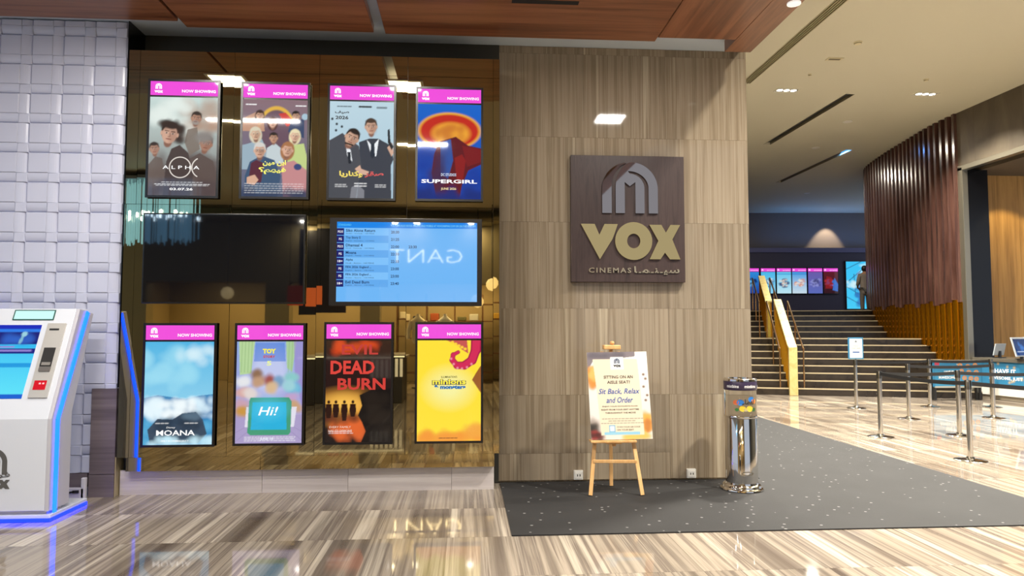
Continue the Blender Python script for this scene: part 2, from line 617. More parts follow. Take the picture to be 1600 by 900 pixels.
def relief(kind, x0, z0, x1, z1):
    mb = MB()
    e = .0012
    if kind == 'square_tile' or kind == 'small_tile':
        d = .045 if kind == 'square_tile' else .047
        c = .006
        mb.quads([(x0 + e, 0, z0 + e), (x1 - e, 0, z0 + e), (x1 - e, 0, z1 - e), (x0 + e, 0, z1 - e),
                  (x0 + e, -d + c, z0 + e), (x1 - e, -d + c, z0 + e), (x1 - e, -d + c, z1 - e), (x0 + e, -d + c, z1 - e),
                  (x0 + e + c, -d, z0 + e + c), (x1 - e - c, -d, z0 + e + c), (x1 - e - c, -d, z1 - e - c), (x0 + e + c, -d, z1 - e - c)],
                 [(0, 1, 5, 4), (1, 2, 6, 5), (2, 3, 7, 6), (3, 0, 4, 7), (4, 5, 9, 8), (5, 6, 10, 9), (6, 7, 11, 10), (7, 4, 8, 11), (8, 9, 10, 11)])
    else:
        # scooped bridge: proud on one edge, curling back to the wall at the other
        n = 6
        pr = []
        for i in range(n + 1):
            t = i / n
            pr.append((t, -.042 * math.sqrt(max(0, 1 - t ** 2.2)) - .002))
        for i in range(n):
            (t0, d0), (t1, d1) = pr[i], pr[i + 1]
            if kind == 'wide_scoop':
                a, b = z1 - e - (z1 - z0 - 2 * e) * t0, z1 - e - (z1 - z0 - 2 * e) * t1
                mb.quads([(x0 + e, d0, a), (x1 - e, d0, a), (x1 - e, d1, b), (x0 + e, d1, b), (x0 + e, 0, a), (x1 - e, 0, a), (x1 - e, 0, b), (x0 + e, 0, b)],
                         [(0, 3, 2, 1), (0, 4, 7, 3), (1, 2, 6, 5)])
            else:
                a, b = x0 + e + (x1 - x0 - 2 * e) * t0, x0 + e + (x1 - x0 - 2 * e) * t1
                mb.quads([(a, d0, z0 + e), (b, d1, z0 + e), (b, d1, z1 - e), (a, d0, z1 - e), (a, 0, z0 + e), (b, 0, z0 + e), (b, 0, z1 - e), (a, 0, z1 - e)],
                         [(0, 1, 2, 3), (0, 4, 5, 1), (3, 2, 6, 7)])
    return mb


REL = {}
for c in range(-2, 5):
    for r in range(-1, 16):
        xa = -4.507 + PX * c
        za = 4.45 - PZ * r - PT
        for kind, (a, b, cc, d) in (('square_tile', (0, 0, PW, PT)), ('narrow_scoop', (PW, 0, PX, PT)), ('wide_scoop', (0, PT - PZ, PW, 0)), ('small_tile', (PW, PT - PZ, PX, 0))):
            x0, z0, x1, z1 = xa + a, za + b, xa + cc, za + d
            if x1 > -3.30: x1 = -3.312
            if z0 < .225: z0 = .225
            if z1 > 4.60: z1 = 4.605
            if x1 - x0 < .03 or z1 - z0 < .03: continue
            if x0 > -3.6 and z1 < 1.03: continue
            key = (kind, round(x1 - x0, 3), round(z1 - z0, 3))
            if key not in REL:
                t = relief(kind, 0, 0, x1 - x0, z1 - z0).build(kind, white_panel, None, org=(0, 0, 0), smooth='scoop' in kind)
                REL[key] = t.data
                bpy.data.objects.remove(t)
            inst(REL[key], kind, wl, (x0, WY, z0))
MB().box(-3.308, 6.952, 1.03, -3.300, 7.295, 4.615).build('edge_trim', black, wl)
sk = MB().box(-6.5, 6.955, .095, -3.56, 7.0, .222).build('baseboard_left', pier_stone)
tag(sk, kind='structure')
pr = MB().box(-3.535, 6.94, .215, -3.305, 7.0, 1.02).build('trim_1', pier_stone)
tag(pr, kind='structure')
MB().box(-3.535, 6.935, 0, -3.305, 7.0, .21).build('base_slab', pier_stone, pr)
MB().box(-3.305, 6.95, .0, -3.297, 7.1, .37).build('return_strip', P('return_beige', 'a59778', .4), pr)

# recess above and behind the mirrored box
rc = MB().box(-3.32, 7.3, 0, .36, 7.4, 4.62).build('wall_recess', dark_recess)
tag(rc, kind='structure')
mw = MB().box(-3.27, 6.912, .372, .345, 7.25, 4.305).build('wall_back', mirror_edge)
tag(mw, kind='structure')
cols = [-3.27, -3.162, -2.262, -1.44, -.572, .282, .345]
rows = [.372, 2.79, 4.11, 4.308]
k = 0
for i in range(6):
    for j in range(3):
        a = (math.sin(k * 12.9) * .0012, math.cos(k * 7.3) * .0012)
        k += 1
        x0, x1, z0, z1 = cols[i] + .002, cols[i + 1] - .002, rows[j] + .002, rows[j + 1] - .002
        f = lambda x, z: 6.9 + a[0] * (x - x0) / .9 + a[1] * (z - z0)
        MB().quads([(x0, f(x0, z0), z0), (x1, f(x1, z0), z0), (x1, f(x1, z1), z1), (x0, f(x0, z1), z1), (x0, 6.912, z0), (x1, 6.912, z0), (x1, 6.912, z1), (x0, 6.912, z1)],
                   [(0, 1, 2, 3), (0, 4, 5, 1), (1, 5, 6, 2), (2, 6, 7, 3), (3, 7, 4, 0)]).build('mirror_panel', mirror, mw)
sc_ = MB().box(-3.2, 6.95, .236, .30, 7.25, .372).build('trim_2', mirror_edge)
tag(sc_, kind='structure')
for x0, x1 in ((-3.2, -1.95), (-1.95, -.70), (-.70, .30)):
    MB().box(x0 + .002, 6.935, .238, x1 - .002, 6.95, .366).build('mirror_skirting', mirror, sc_)
pl = MB().box(-3.29, 7.04, 0, .30, 7.3, .23).build('baseboard_back', dark_recess)
tag(pl, kind='structure')
for x0, x1 in ((-3.29, -1.955), (-1.955, -1.13), (-1.13, -.12), (-.12, .30)):
    MB().box(x0 + .0015, 7.02, 0, x1 - .0015, 7.04, .232).build('plinth_slab', plinth_stone, pl)

# stone pillar wall with the sign
pw = MB().box(.36, 7.33, 0, 3.065, 8.9, 4.62).build('wall_center', stone)
tag(pw, kind='structure')
XS = [.36, 1.267, 2.166, 3.065]
ZS = [.02, .294, .897, 1.802, 2.719, 3.633, 4.54, 4.618]
for i in range(3):
    zs = [z for z in ZS if not (i == 2 and z == .294)]
    for z0, z1 in zip(zs, zs[1:]):
        MB().box(XS[i] + .0008, 7.30, z0 + .0008, XS[i + 1] - .0008, 7.33, z1 - .0008).build('stone_slab', stone, pw)

# lobby ceiling: grey soffit with timber panels hung below it
cl = MB().box(-8.5, -4.2, 4.62, 3.0, 9, 4.75).build('ceiling', grey_paint)
tag(cl, kind='structure')
for x0, x1, y1, m in ((-8.4, -5.75, 6.65, timber), (-5.72, -2.72, 6.66, timber), (-2.69, -.9, 6.79, timber), (-.79, 1.92, 6.815, timber), (1.925, 2.72, 6.72, timber_y)):
    MB().box(x0, 5.0, 4.5, x1, y1, 4.58).build('timber_panel', m, cl, bevel=.004, seg=1)
MB().box(-8.4, -4.15, 4.59, 2.72, 4.98, 4.62).build('plaster_field', P('plaster_beige', 'a89c84', .6), cl)
MB().box(2.722, -4.15, 4.5, 3.0, 7.02, 4.62).build('timber_beam', timber_y, cl)
MB().box(.41, 6.0, 4.498, 1.01, 6.07, 4.5).build('slot_groove', black_matte, cl)
fa = MB().box(2.9, -4.2, 4.62, 3.0, 9, 6.7).build('wall_upper', cream)
tag(fa, kind='structure')
hw = MB().box(2.8, 8.9, 0, 2.9, 31, 6.7).build('wall_hall', dark_recess)
tag(hw, kind='structure')

# hall ceiling with slots
HC = 6.68
hc = MB()
SL = [(5.72, 5.93, 2.0, 13.9), (8.26, 8.47, 14.4, 18.6), (10.86, 11.05, 19.0, 23.5)]
xs = [2.9] + [v for s in SL for v in s[:2]] + [18.5]
prev = 2.9
for a, b, c, d in SL:
    hc.box(prev, -4.2, HC, a, 31.5, HC + .1)
    hc.box(a, -4.2, HC, b, c, HC + .1)
    hc.box(a, d, HC, b, 31.5, HC + .1)
    hc.box(a, c, HC + .16, b, d, HC + .2)
    prev = b
hc.box(prev, -4.2, HC, 18.5, 31.5, HC + .1)
hc = hc.build('ceiling', cream)
tag(hc, kind='structure')
for a, b, c, d in SL:
    lb = MB()
    lb.box(a, c, HC + .05, a + .015, d, HC + .16).box(b - .015, c, HC + .05, b, d, HC + .16)
    lb.build('slot_side', P('slot_grey', '5a5648', .5), hc)

# right wall with the tall framed opening to the counter
rw = MB().box(11.65, -4.2, 5.36, 12.1, 15.55, HC).box(11.65, -4.2, 0, 12.1, 8.2, 5.36).build('wall_right', dark_recess)
tag(rw, kind='structure')
rst = grain('right_stone', [(.25, '4c4438'), (.5, '5d5345'), (.75, '6b6151')], (2, 2, .8), rough=.5, detail=6, distort=.8, tone=.12)
for y0, y1 in ((15.0, 15.55), (13.6, 15.0), (12.2, 13.6), (10.8, 12.2), (8.2, 10.8)):
    MB().box(11.63, y0 + .002, 5.37, 11.65, y1 - .002, HC).build('stone_panel', rst, rw)
fr_ = P('frame_grey_metal', '9a9484', .3, .8)
d1 = MB().box(11.61, 15.40, 0, 11.75, 15.56, 5.36).box(11.61, 8.2, 5.28, 11.75, 15.56, 5.40).build('door_1', fr_, bevel=.01)
tag(d1, kind='structure')
MB().box(11.75, 15.42, 0, 12.25, 15.56, 5.3).build('dark_jamb', black, d1)
rec = MB().box(11.9, 16.0, 0, 17.5, 16.2, 5.4).build('wall_counter', P('panel_core', '6a4c22', .6))
tag(rec, kind='structure')
pan = grain('counter_panel_wood', [(.3, '9a7238'), (.5, 'b58a4a'), (.7, 'c79c5a')], (10, 10, .5), rough=.4, detail=4, tone=.05)
for i in range(6):
    MB().box(12.27 + i * .6, 15.98, 0, 12.865 + i * .6, 16.0, 5.38).build('wood_panel', pan, rec)
rce = MB().box(12.1, 8.2, 5.3, 17.5, 16.2, 5.42).build('ceiling', P('recess_ceiling', '5c5040', .7))
tag(rce, kind='structure')

# curved wall: timber slats above, gold flutes below
CUR = [(11.66, 15.60), (11.74, 16.6), (12.0, 18.0), (12.30, 19.5), (12.76, 21.1), (13.40, 22.1), (14.25, 22.8), (15.5, 23.2), (18, 23.4)]


def catmull(P_, n=16):
    out = []
    for i in range(len(P_) - 1):
        p0, p1, p2, p3 = P_[max(i - 1, 0)], P_[i], P_[i + 1], P_[min(i + 2, len(P_) - 1)]
        for k in range(n):
            t = k / n
            out.append(tuple(.5 * (2 * p1[j] + (p2[j] - p0[j]) * t + (2 * p0[j] - 5 * p1[j] + 4 * p2[j] - p3[j]) * t * t + (3 * p1[j] - p0[j] - 3 * p2[j] + p3[j]) * t ** 3) for j in (0, 1)))
    out.append(P_[-1])
    return out


CC = catmull(CUR)
cwm = MB()
for (x0, y0), (x1, y1) in zip(CC, CC[1:]):
    t = Vector((x1 - x0, y1 - y0)).normalized()
    nx, ny = t.y, -t.x
    cwm.quads([(x0 + nx * .06, y0 + ny * .06, 0), (x1 + nx * .06, y1 + ny * .06, 0), (x1 + nx * .06, y1 + ny * .06, HC), (x0 + nx * .06, y0 + ny * .06, HC),
               (x0 + nx * .2, y0 + ny * .2, 0), (x1 + nx * .2, y1 + ny * .2, 0), (x1 + nx * .2, y1 + ny * .2, HC), (x0 + nx * .2, y0 + ny * .2, HC)],
              [(0, 3, 2, 1), (4, 5, 6, 7), (3, 7, 6, 2)])
cw = cwm.build('wall_curved', P('slat_backing', '1a0e0a', .6))
tag(cw, kind='structure')

SA = R(17.5)
SU, SV = Vector((math.cos(SA), -math.sin(SA), 0)), Vector((math.sin(SA), math.cos(SA), 0))
S0 = Vector((7.81, 16.22, 0))
RISE, TREAD = .165, .33
VK = [TREAD * i + (1.9 if i >= 8 else 0) for i in range(13)]


def stair_z(x, y):
    v = (Vector((x, y, 0)) - S0).dot(SV)
    z = 0
    for i, vk in enumerate(VK):
        if v >= vk: z = (i + 1) * RISE
    return z


# walk the curve at even steps
acc, step_, pts_ = 0, .245, []
for (x0, y0), (x1, y1) in zip(CC, CC[1:]):
    L = math.hypot(x1 - x0, y1 - y0)
    while acc <= L:
        f = acc / L
        pts_.append((x0 + (x1 - x0) * f, y0 + (y1 - y0) * f, (x1 - x0) / L, (y1 - y0) / L))
        acc += step_
    acc -= L
for i, (x, y, tx, ty) in enumerate(pts_[:72]):
    nx, ny = -ty, tx      # towards the hall
    T, Nn = Vector((tx, ty, 0)), Vector((nx, ny, 0))
    o = Vector((x, y, 0)) - Nn * .06
    z0 = 2.2 + .05 * math.sin(i * 1.4) + .03 * math.sin(i * 2.9)
    p = [o - T * .070, o + T * .070, o + T * .045 + Nn * .15, o - T * .045 + Nn * .15]
    MB().prism([v + Vector((0, 0, z0)) for v in p], (0, 0, HC - .005 - z0)).build('timber_slat', slat_wood, cw)
    if y < 25:
        zb = max(stair_z(x + nx * .1, y + ny * .1) - .01, 0)
        pf = []
        for q in range(7):
            th = math.pi * q / 6
            pf.append(o + T * (-.118 * math.cos(th)) + Nn * (.015 + .12 * math.sin(th)))
        MB().prism([v + Vector((0, 0, zb)) for v in pf], (0, 0, z0 - zb)).build('gold_flute', gold_metal, cw, smooth=True)

# far wall at the head of the stairs, square to the hall's axis
AF, AR_ = Vector((math.sin(YAW), math.cos(YAW), 0)), Vector((math.cos(YAW), -math.sin(YAW), 0))
navy = P('far_wall_navy', '3a3850', .6)
fw = MB().obox((0, 0, 0), AR_, AF, (0, 0, 1), 2, 30.0, 0, 18.5, 30.9, 5.03).build('wall_far', navy)
tag(fw, kind='structure')
MB().obox((0, 0, 0), AR_, AF, (0, 0, 1), 2, 29.93, 4.84, 18.5, 30.0, 5.04).build('ledge', P('ledge_blue_grey', '5a5c86', .5), fw)
fu = MB().obox((0, 0, 0), AR_, AF, (0, 0, 1), 2, 30.7, 5.03, 18.5, 30.9, HC).build('wall_far_upper', P('far_wall_taupe', '6a625f', .7))
tag(fu, kind='structure')

# opposite side of the mall, seen in the bronze mirror: shop front behind the camera
olive = P('shopfront_olive', '8a7c58', .5)
ff = MB()
ff.box(-9, -4.6, 2.75, 3.0, -4.2, 4.62)
for x0, x1 in ((-9, -7.9), (-5.0, -4.4), (-2.65, -2.15), (1.5, 1.9), (2.7, 3.0)):
    ff.box(x0, -4.6, 0, x1, -4.2, 2.75)
ff = ff.build('wall_front', olive)
tag(ff, kind='structure')
sb = MB().box(-9, -8.0, 0, 3, -7.8, 4.2).box(-9, -7.8, 3.2, 3, -4.6, 3.3).box(-9, -7.8, 0, -8.8, -4.6, 3.2).box(2.8, -7.8, 0, 3, -4.6, 3.2).build('wall_shop', P('shop_interior', '9c8a66', .7))
tag(sb, kind='structure')
area_light('shop_lamp', (-.3, -6.2, 3.15), 2.4, 1.6, 300, (1, .82, .5))
area_light('shop_lamp', (-3.6, -6.2, 3.15), 1.4, 1.6, 150, (1, .82, .5))
area_light('shop_lamp', (-6.6, -6.2, 3.15), 1.8, 1.6, 120, (1, .82, .5))

# ------------------------------------------------------------------ POSTER DISPLAYS on the mirrored wall
bezel_m = P('bezel_black', '0b0a10', .3)
back_m = P('display_back', '16151a', .5)


def art_faces():
    c = Pic(100, 152, 'c9dcd8', '6a5a58')
    c.cloud(.75, .3, .25, .3, 'b08a72', .35, 22, .14)
    c.cloud(.3, .3, .25, .25, 'e6f0ea', .5, 20, .13)
    c.cloud(.5, 1.2, .5, .3, '574644', .5, 30, .15)
    c.poly([(.0, 1.05), (.1, .92), (.2, .95), (.3, 1.52), (0, 1.52)], '6a5c56', .9)
    c.poly([(.55, .98), (.75, .86), (.95, .98), (1, 1.2), (1, 1.52), (.55, 1.52)], '5e504c', .95)
    c.poly([(.56, .5), (.7, .46), (.75, .8), (.6, .9), (.52, .7)], '7d7066', .9)
    c.head(.685, .32, .085, 'b58a74', '3a302c', 8, beard='9a938c')
    c.head(.84, .71, .105, 'a87e6a', '6a625e', 12)
    c.cloud(.84, .61, .09, .05, '8a8480', .7, 14, .05)
    c.head(.08, .8, .08, 'b48c78', '3c302c', -6)
    c.poly([(.33, .8), (.45, .74), (.58, .86), (.66, 1.2), (.62, 1.52), (.22, 1.52), (.26, 1.0)], '4c403e', 1)
    c.cloud(.31, .45, .12, .05, '382a26', .8, 30, .045)
    c.cloud(.44, .58, .035, .12, '382a26', .8, 22, .04)
    c.head(.30, .56, .14, 'd0a690', '382a26', 10)
    c.cloud(.32, .44, .11, .02, '382a26', .6, 12, .03)
    c.cloud(.5, 1.45, .5, .1, '4a3c42', .5, 20, .12)
    c.rows(.1, .9, 1.345, .010, a=.8)
    c.rows(.12, .88, 1.365, .008, a=.6)
    c.rows(.2, .8, 1.315, .008, a=.6)
    return c


def art_crowd():
    c = Pic(100, 152, '8a7078', '5a6a86')
    c.ell(.52, .5, .30, .40, 'e0b24a', 1, .02)
    c.ell(.52, .52, .26, .36, '6a5260', 1, .02)
    c.poly([(.55, .22), (.66, .2), (.82, .36), (.68, .42)], 'c8302c')
    c.poly([(.0, .3), (.2, .2), (.32, .3), (.34, .5), (0, .5)], 'c89a7e', .9)
    c.poly([(.75, .3), (.95, .3), (.95, .6), (.7, .5)], '3a4a6a')
    c.head(.26, .25, .065, 'd0a084', '3a2420', 5, long=True)
    c.head(.46, .36, .07, 'd8ac94', '4a2426', 0, long=True)
    c.head(.82, .25, .065, 'c89c80', '1c1618', -6)
    c.ell(.96, .26, .05, .05, 'a8c4d4')
    c.poly([(.08, .7), (.3, .62), (.42, .9), (.3, 1.1), (0, 1.1), (0, .72)], '9ab0be')
    c.head(.2, .54, .085, 'd8b498', 'd8d0b8', -4, long=True)
    c.poly([(.38, .76), (.5, .68), (.62, .78), (.64, 1.0), (.36, 1.0)], 'c4d0d4')
    c.head(.48, .6, .07, 'c89a80', '2c2422', 0)
    c.poly([(.7, .72), (.95, .68), (1, .9), (1, 1.1), (.7, 1.0)], 'c2d28a')
    c.head(.81, .56, .08, 'e0b89e', 'e8dcb4', 4, long=True)
    c.poly([(.12, .98), (.3, .88), (.5, .95), (.6, 1.2), (.55, 1.52), (.05, 1.52), (.05, 1.2)], '3d5674')
    c.poly([(.14, 1.0), (.22, .95), (.34, 1.0), (.3, 1.3), (.1, 1.3)], '5a2c3c')
    c.head(.27, .8, .10, 'd6ab92', 'd6d2cc', 0, glasses=True)
    c.poly([(.6, 1.0), (.8, .95), (1, 1.1), (1, 1.52), (.64, 1.52), (.62, 1.2)], 'c48a8c')
    c.head(.7, .78, .095, 'dcaf96', 'a8744e', 8, long=True)
    c.poly([(.08, 1.22), (.2, 1.18), (.26, 1.26), (.2, 1.34), (.08, 1.32)], 'd8ac92')
    c.ell(.86, 1.05, .06, .05, '3a4a7a')
    c.cloud(.5, 1.5, .5, .08, '34405c', .7, 22, .1)
    for i in range(5):
        c.rows(.05, .95, 1.32 + i * .035, .010, a=.55)
    c.rows(.05, .2, .08, .02, a=.8)
    c.rows(.82, .97, .09, .02, a=.8)
    return c


def art_suits():
    c = Pic(100, 152, 'bcd6e2', 'a9c4d4')
    suit, suit2 = '3c414c', '4a4d55'
    c.poly([(.46, .64), (.62, .58), (.76, .58), (.95, .68), (1, .9), (.96, 1.0), (.97, 1.52), (.44, 1.52), (.48, 1.0)], suit)
    c.poly([(.58, .6), (.67, .7), (.77, .58), (.73, .86), (.66, .86)], 'eef2f6')
    c.poly([(.645, .66), (.70, .66), (.71, .86), (.67, .9), (.64, .86)], '26303e')
    c.head(.645, .39, .105, 'cda58e', '4a3a30', -2)
    c.poly([(.0, .62), (.2, .5), (.34, .62), (.46, .7), (.5, 1.0), (.42, 1.52), (0, 1.52)], suit2)
    c.poly([(.26, .72), (.33, .76), (.36, .95), (.28, .86)], 'eef2f6')
    c.poly([(.28, .8), (.33, .8), (.34, .98), (.30, .98)], '222832')
    c.head(.35, .57, .12, 'cfa68e', '2a2220', 24)
    c.line([(.25, .655), (.36, .69)], .025, '2a2220')
    c.poly([(.4, 1.06), (.48, 1.0), (.5, 1.06), (.62, 1.1), (.6, 1.16), (.46, 1.14)], 'd6ae98')
    c.poly([(.9, .72), (.98, .64), (1, .8), (.97, .86)], 'd2aa94')
    c.poly([(.905, .44), (.935, .42), (.95, .62), (1.0, .7), (.97, .76), (.91, .64)], '22262c')
    c.poly([(.35, 1.35), (.45, 1.3), (.55, 1.4), (.55, 1.52), (.33, 1.52)], '8a8c94', .8)
    for x, y in ((.11, .36), (.19, .40), (.1, .46), (.04, .28)):
        c.ell(x, y, .018, .02, '1e242c')
    c.rows(.12, .34, .08, .02, '3a4650')
    c.rows(.46, .64, .08, .028, '20282e', 1)
    c.rows(.74, .88, .09, .03, '3a4650')
    for i in range(2):
        c.rows(.1, .28, 1.31 + i * .03, .012)
        c.rows(.40, .58, 1.29 + i * .04, .016)
        c.rows(.72, .88, 1.31 + i * .03, .012)
    return c


def art_hero():
    # stand-in: a red and amber burst on blue with a plain billowing cloth, nobody in it
    c = Pic(100, 152, '0f63c8', '1440a8')
    c.cloud(.5, 1.1, .5, .4, '0a3494', .3, 24, .2)
    c.ell(.5, .43, .50, .30, 'e8a83c', 1, .03)
    c.ell(.5, .43, .46, .265, 'c0281e', 1, .03)
    c.ell(.52, .47, .30, .18, 'e8a034', 1, .06)
    c.cloud(.5, .46, .2, .12, 'c8742a', .5, 22, .06)
    c.poly([(.34, .6), (.6, .52), (.8, .66), (1.0, .7), (1.0, .96), (.8, 1.06), (.7, 1.3), (.66, 1.52), (.3, 1.52), (.22, 1.1), (.26, .8)], '5e1420')
    c.poly([(.36, .62), (.52, .56), (.56, .9), (.48, 1.2), (.36, 1.1)], '2455a4', .9)
    c.poly([(.58, .86), (.7, .8), (.76, .9), (.72, 1.2), (.62, 1.25)], '8c1c20', .9)
    c.poly([(.7, .66), (1.0, .72), (1.0, .92), (.78, 1.0)], '7a1820', .9)
    c.cloud(.28, 1.1, .12, .3, '3a2a50', .4, 16, .1)
    c.cloud(.5, 1.5, .5, .12, '0d2a78', .7, 20, .12)
    return c


def art_ocean():
    # stand-in: a sea under a bright sky with breaking foam and one dark rock
    c = Pic(100, 152, '4cb4e4', 'a4dff2')
    c.cloud(.3, .4, .4, .3, '9adcf2', .5, 26, .14)
    c.cloud(.8, .2, .3, .1, 'd6f0fa', .5, 12, .1)
    c.poly([(0, .83), (.2, .79), (.4, .82), (.6, .85), (.8, .80), (1, .78), (1, 1.52), (0, 1.52)], '3c86ba')
    c.band(.90, 2, '2f8fc4', .8)
    c.cloud(.12, 1.0, .12, .15, 'e6f8ff', .8, 30, .06)
    c.cloud(.85, 1.0, .15, .12, '246aa6', .7, 18, .09)
    c.cloud(.85, .98, .16, .14, 'dcf4ff', .6, 26, .045)
    c.cloud(.5, 1.0, .2, .12, 'f2fcff', .75, 34, .06)
    c.cloud(.5, 1.35, .5, .15, '6cc2e8', .5, 24, .08)
    c.poly([(.06, 1.3), (.2, 1.14), (.42, 1.15), (.56, 1.06), (.76, 1.04), (.86, 1.16), (.92, 1.36), (.8, 1.5), (.1, 1.5)], '33485e')
    c.cloud(.5, 1.24, .3, .1, '1f3346', .5, 30, .06)
    c.cloud(.7, 1.1, .12, .04, '5c768a', .5, 12, .04)
    c.cloud(.5, 1.48, .5, .05, 'c8eefc', .7, 30, .05)
    c.rows(.18, .36, 1.205, .014, a=.7)
    c.rows(.6, .78, 1.205, .014, a=.7)
    return c


def art_room():
    # stand-in: a pastel playroom with curtains, soft heaps of colour and a tablet in the middle
    c = Pic(100, 152, '8aa8e0', 'b6a4d4')
    c.ell(.5, .45, .3, .35, 'c8cff0', .8, .2)
    c.poly([(.28, .02), (.72, .02), (.74, .3), (.26, .3)], '4d80d8', .7)
    c.poly([(.03, .0), (.27, .0), (.22, .48), (.05, .5)], 'b4d49c')
    c.poly([(.74, .0), (.9, .0), (.84, .46), (.76, .4)], 'a8cc9c')
    for x in (.08, .13, .18, .23, .79, .84):
        c.line([(x, 0), (x - .01, .46)], .012, '8fb47c', .7)
    c.poly([(.86, 0), (1, 0), (1, 1.0), (.88, .5)], '9a86c8', .7)
    c.poly([(0, 1.1), (1, 1.1), (1, 1.52), (0, 1.52)], 'a99cc8')
    for i in range(7):
        c.line([(.3 + i * .07, 1.2), (-.3 + i * .27, 1.52)], .006, '8878aa', .7)
    for x, y, k in ((.12, .6, 'e4e6ea'), (.1, .75, 'd8a8a0'), (.1, .95, 'c8a0b0'), (.1, 1.05, 'c89440'), (.3, .5, '8c6a50'), (.34, .62, 'c09878'), (.5, .58, 'a05048'), (.62, .6, '78a0c4'), (.52, .7, 'd8b890'), (.82, .55, '88c8c8'), (.9, .7, '6ab8d8'), (.86, .85, 'c0a0c8'), (.9, .98, 'c8a078'), (.22, .8, 'e0d4d0'), (.8, .68, '9cd0d8')):
        c.cloud(x, y, .05, .05, k, .8, 7, .06)
    c.poly([(.16, .98), (.92, .98), (.88, 1.28), (.14, 1.28)], 'e6e4f0', .9)
    c.poly([(.22, .84), (.8, .84), (.84, .9), (.83, 1.36), (.8, 1.4), (.22, 1.4), (.18, 1.36), (.2, .9)], '3f9a78')
    c.poly([(.25, .91), (.76, .91), (.77, 1.32), (.23, 1.32)], '22b0dc')
    c.ell(.5, 1.0, .22, .14, '52ccec', .7, .2)
    for i in range(3):
        c.rows(.14, .9, 1.43 + i * .026, .012, a=.6)
    return c


def art_fire():
    c = Pic(100, 152, '2c1614', '1c1210')
    c.cloud(.45, .1, .3, .08, 'd8481c', .6, 22, .08)
    c.cloud(.5, .55, .45, .4, '2a1512', .6, 20, .15)
    c.ell(.3, 1.0, .42, .22, 'f0a23c', .9, .25)
    c.ell(.28, .95, .26, .12, 'fbc85a', .8, .18)
    c.cloud(.3, 1.32, .3, .14, 'e0642c', .6, 26, .1)
    c.cloud(.2, 1.15, .3, .06, '5a2a1a', .6, 18, .08)
    for x, h_ in ((.05, .24), (.16, .23), (.29, .28), (.42, .22)):
        y = .92
        c.ell(x, y, .022, .026, '2a1008')
        c.poly([(x - .045, y + .03), (x + .045, y + .03), (x + .05, y + .14), (x + .03, y + h_), (x - .03, y + h_), (x - .05, y + .14)], '2a1008')
    c.poly([(.52, .82), (.7, .74), (1, .72), (1, 1.52), (.55, 1.52), (.62, 1.36), (.56, 1.22), (.5, 1.12), (.56, .98)], '150f0d')
    c.cloud(.8, 1.1, .15, .3, '241c16', .6, 20, .1)
    c.rows(.06, .4, 1.36, .012, a=.6)
    c.rows(.06, .42, 1.385, .012, a=.6)
    return c


def art_yellow():
    c = Pic(100, 152, 'ffe13a', 'fde23c')
    c.ell(.5, .72, .3, .24, 'f6f6b0', .8, .3)
    c.cloud(.6, 1.46, .55, .05, 'f59a3a', .6, 40, .09)
    c.cloud(.9, 1.36, .15, .05, 'f4a842', .5, 16, .09)
    # a magenta curl coming in from the top corner
    pts = [(.93, -.05), (.92, .14), (.86, .3), (.74, .38), (.62, .38), (.55, .3), (.56, .22), (.64, .18)]
    for i, (w_, k) in enumerate(((.17, 'a81a48'), (.12, 'd42a58'))):
        for a, b, t in zip(pts, pts[1:], np.linspace(1, .35, 7)):
            c.line([a, b], w_ * t, k)
    for i, (x, y) in enumerate(((.57, .36), (.63, .42), (.70, .43), (.53, .28), (.78, .41), (.85, .36))):
        c.ell(x, y, .018, .018, 'f090a8')
    c.poly([(.45, 0), (.78, 0), (.80, .2), (.7, .14), (.6, .05)], 'c02454', .9)
    for i in range(5):
        c.ell(.55 + i * .05, .03 + i * .025, .025, .02, 'ffd23c')
    c.poly([(1, .38), (.92, .5), (.86, .6), (.93, .7), (1, .8)], '8a3428', .9)
    c.rows(.35, .64, 1.475, .012, '302020', .9)
    return c


def box_of(x0, y0, x1, y1):
    """screen rect on the wall plane from photograph measurements (metres at Y = 6.84)"""
    return x0, y0, x1, y1


FY = 6.868
white_t = P('lettering_white', '000000', .3, emit='ffffff', es=1.05)


def display(label, x0, z0, x1, z1, art, titles, group):
    e = empty('poster_display', ((x0 + x1) / 2, 6.87, z0 - .02), label, 'screen', group)
    b = .022
    MB().box(x0 - b + .01, 6.876, z0 - b + .01, x1 + b - .01, 6.890, z1 + b - .01).build('housing', back_m, e)
    bz = MB()
    for a in ((x0 - b, z0 - b, x1 + b, z0), (x0 - b, z1, x1 + b, z1 + b), (x0 - b, z0, x0, z1), (x1, z0, x1 + b, z1)):
        bz.box(a[0], FY - .006, a[1], a[2], 6.876, a[3])
    bz.build('bezel', bezel_m, e)
    W, H = x1 - x0, z1 - z0
    fr = Frame((x0, FY, z0))
    hs = H * .862       # top of the picture
    ht = H * .878
    MB().box(x0, FY + .004, z0, x1, 6.878, z1).build('panel', bezel_m, e)
    plate('header_band', [rect(0, ht, W, H)], fr, pink, e, d=-.002, th=.002)
    art().mesh('screen', fr, 0, 0, W, hs, SCREEN, e, d=0)
    cy = (ht + H) / 2
    em = plate('emblem', emblem(W * .12, cy + H * .018, W * .095), fr, white_t, e, d=.001, th=.001)
    plate('brand_letters', vox(W * .12, cy - H * .030, W * .125, H * .024), fr, white_t, e, d=.001, th=.001)
    txt('header_lettering', 'NOW SHOWING', fr, W * .715, cy - H * .022, W * .50, H * .026, white_t, e, bold=.03)
    for t in titles:
        name, body, cx, cy_, tw, thh, col, kw = t
        txt(name, body, fr, W * cx, hs * (1 - cy_), W * tw, H * thh, col, e, **kw)
    return e, fr, W, H, hs


def em_mat(h, s=1):
    return P('lettering_' + h, '000000', .3, emit=h, es=s)


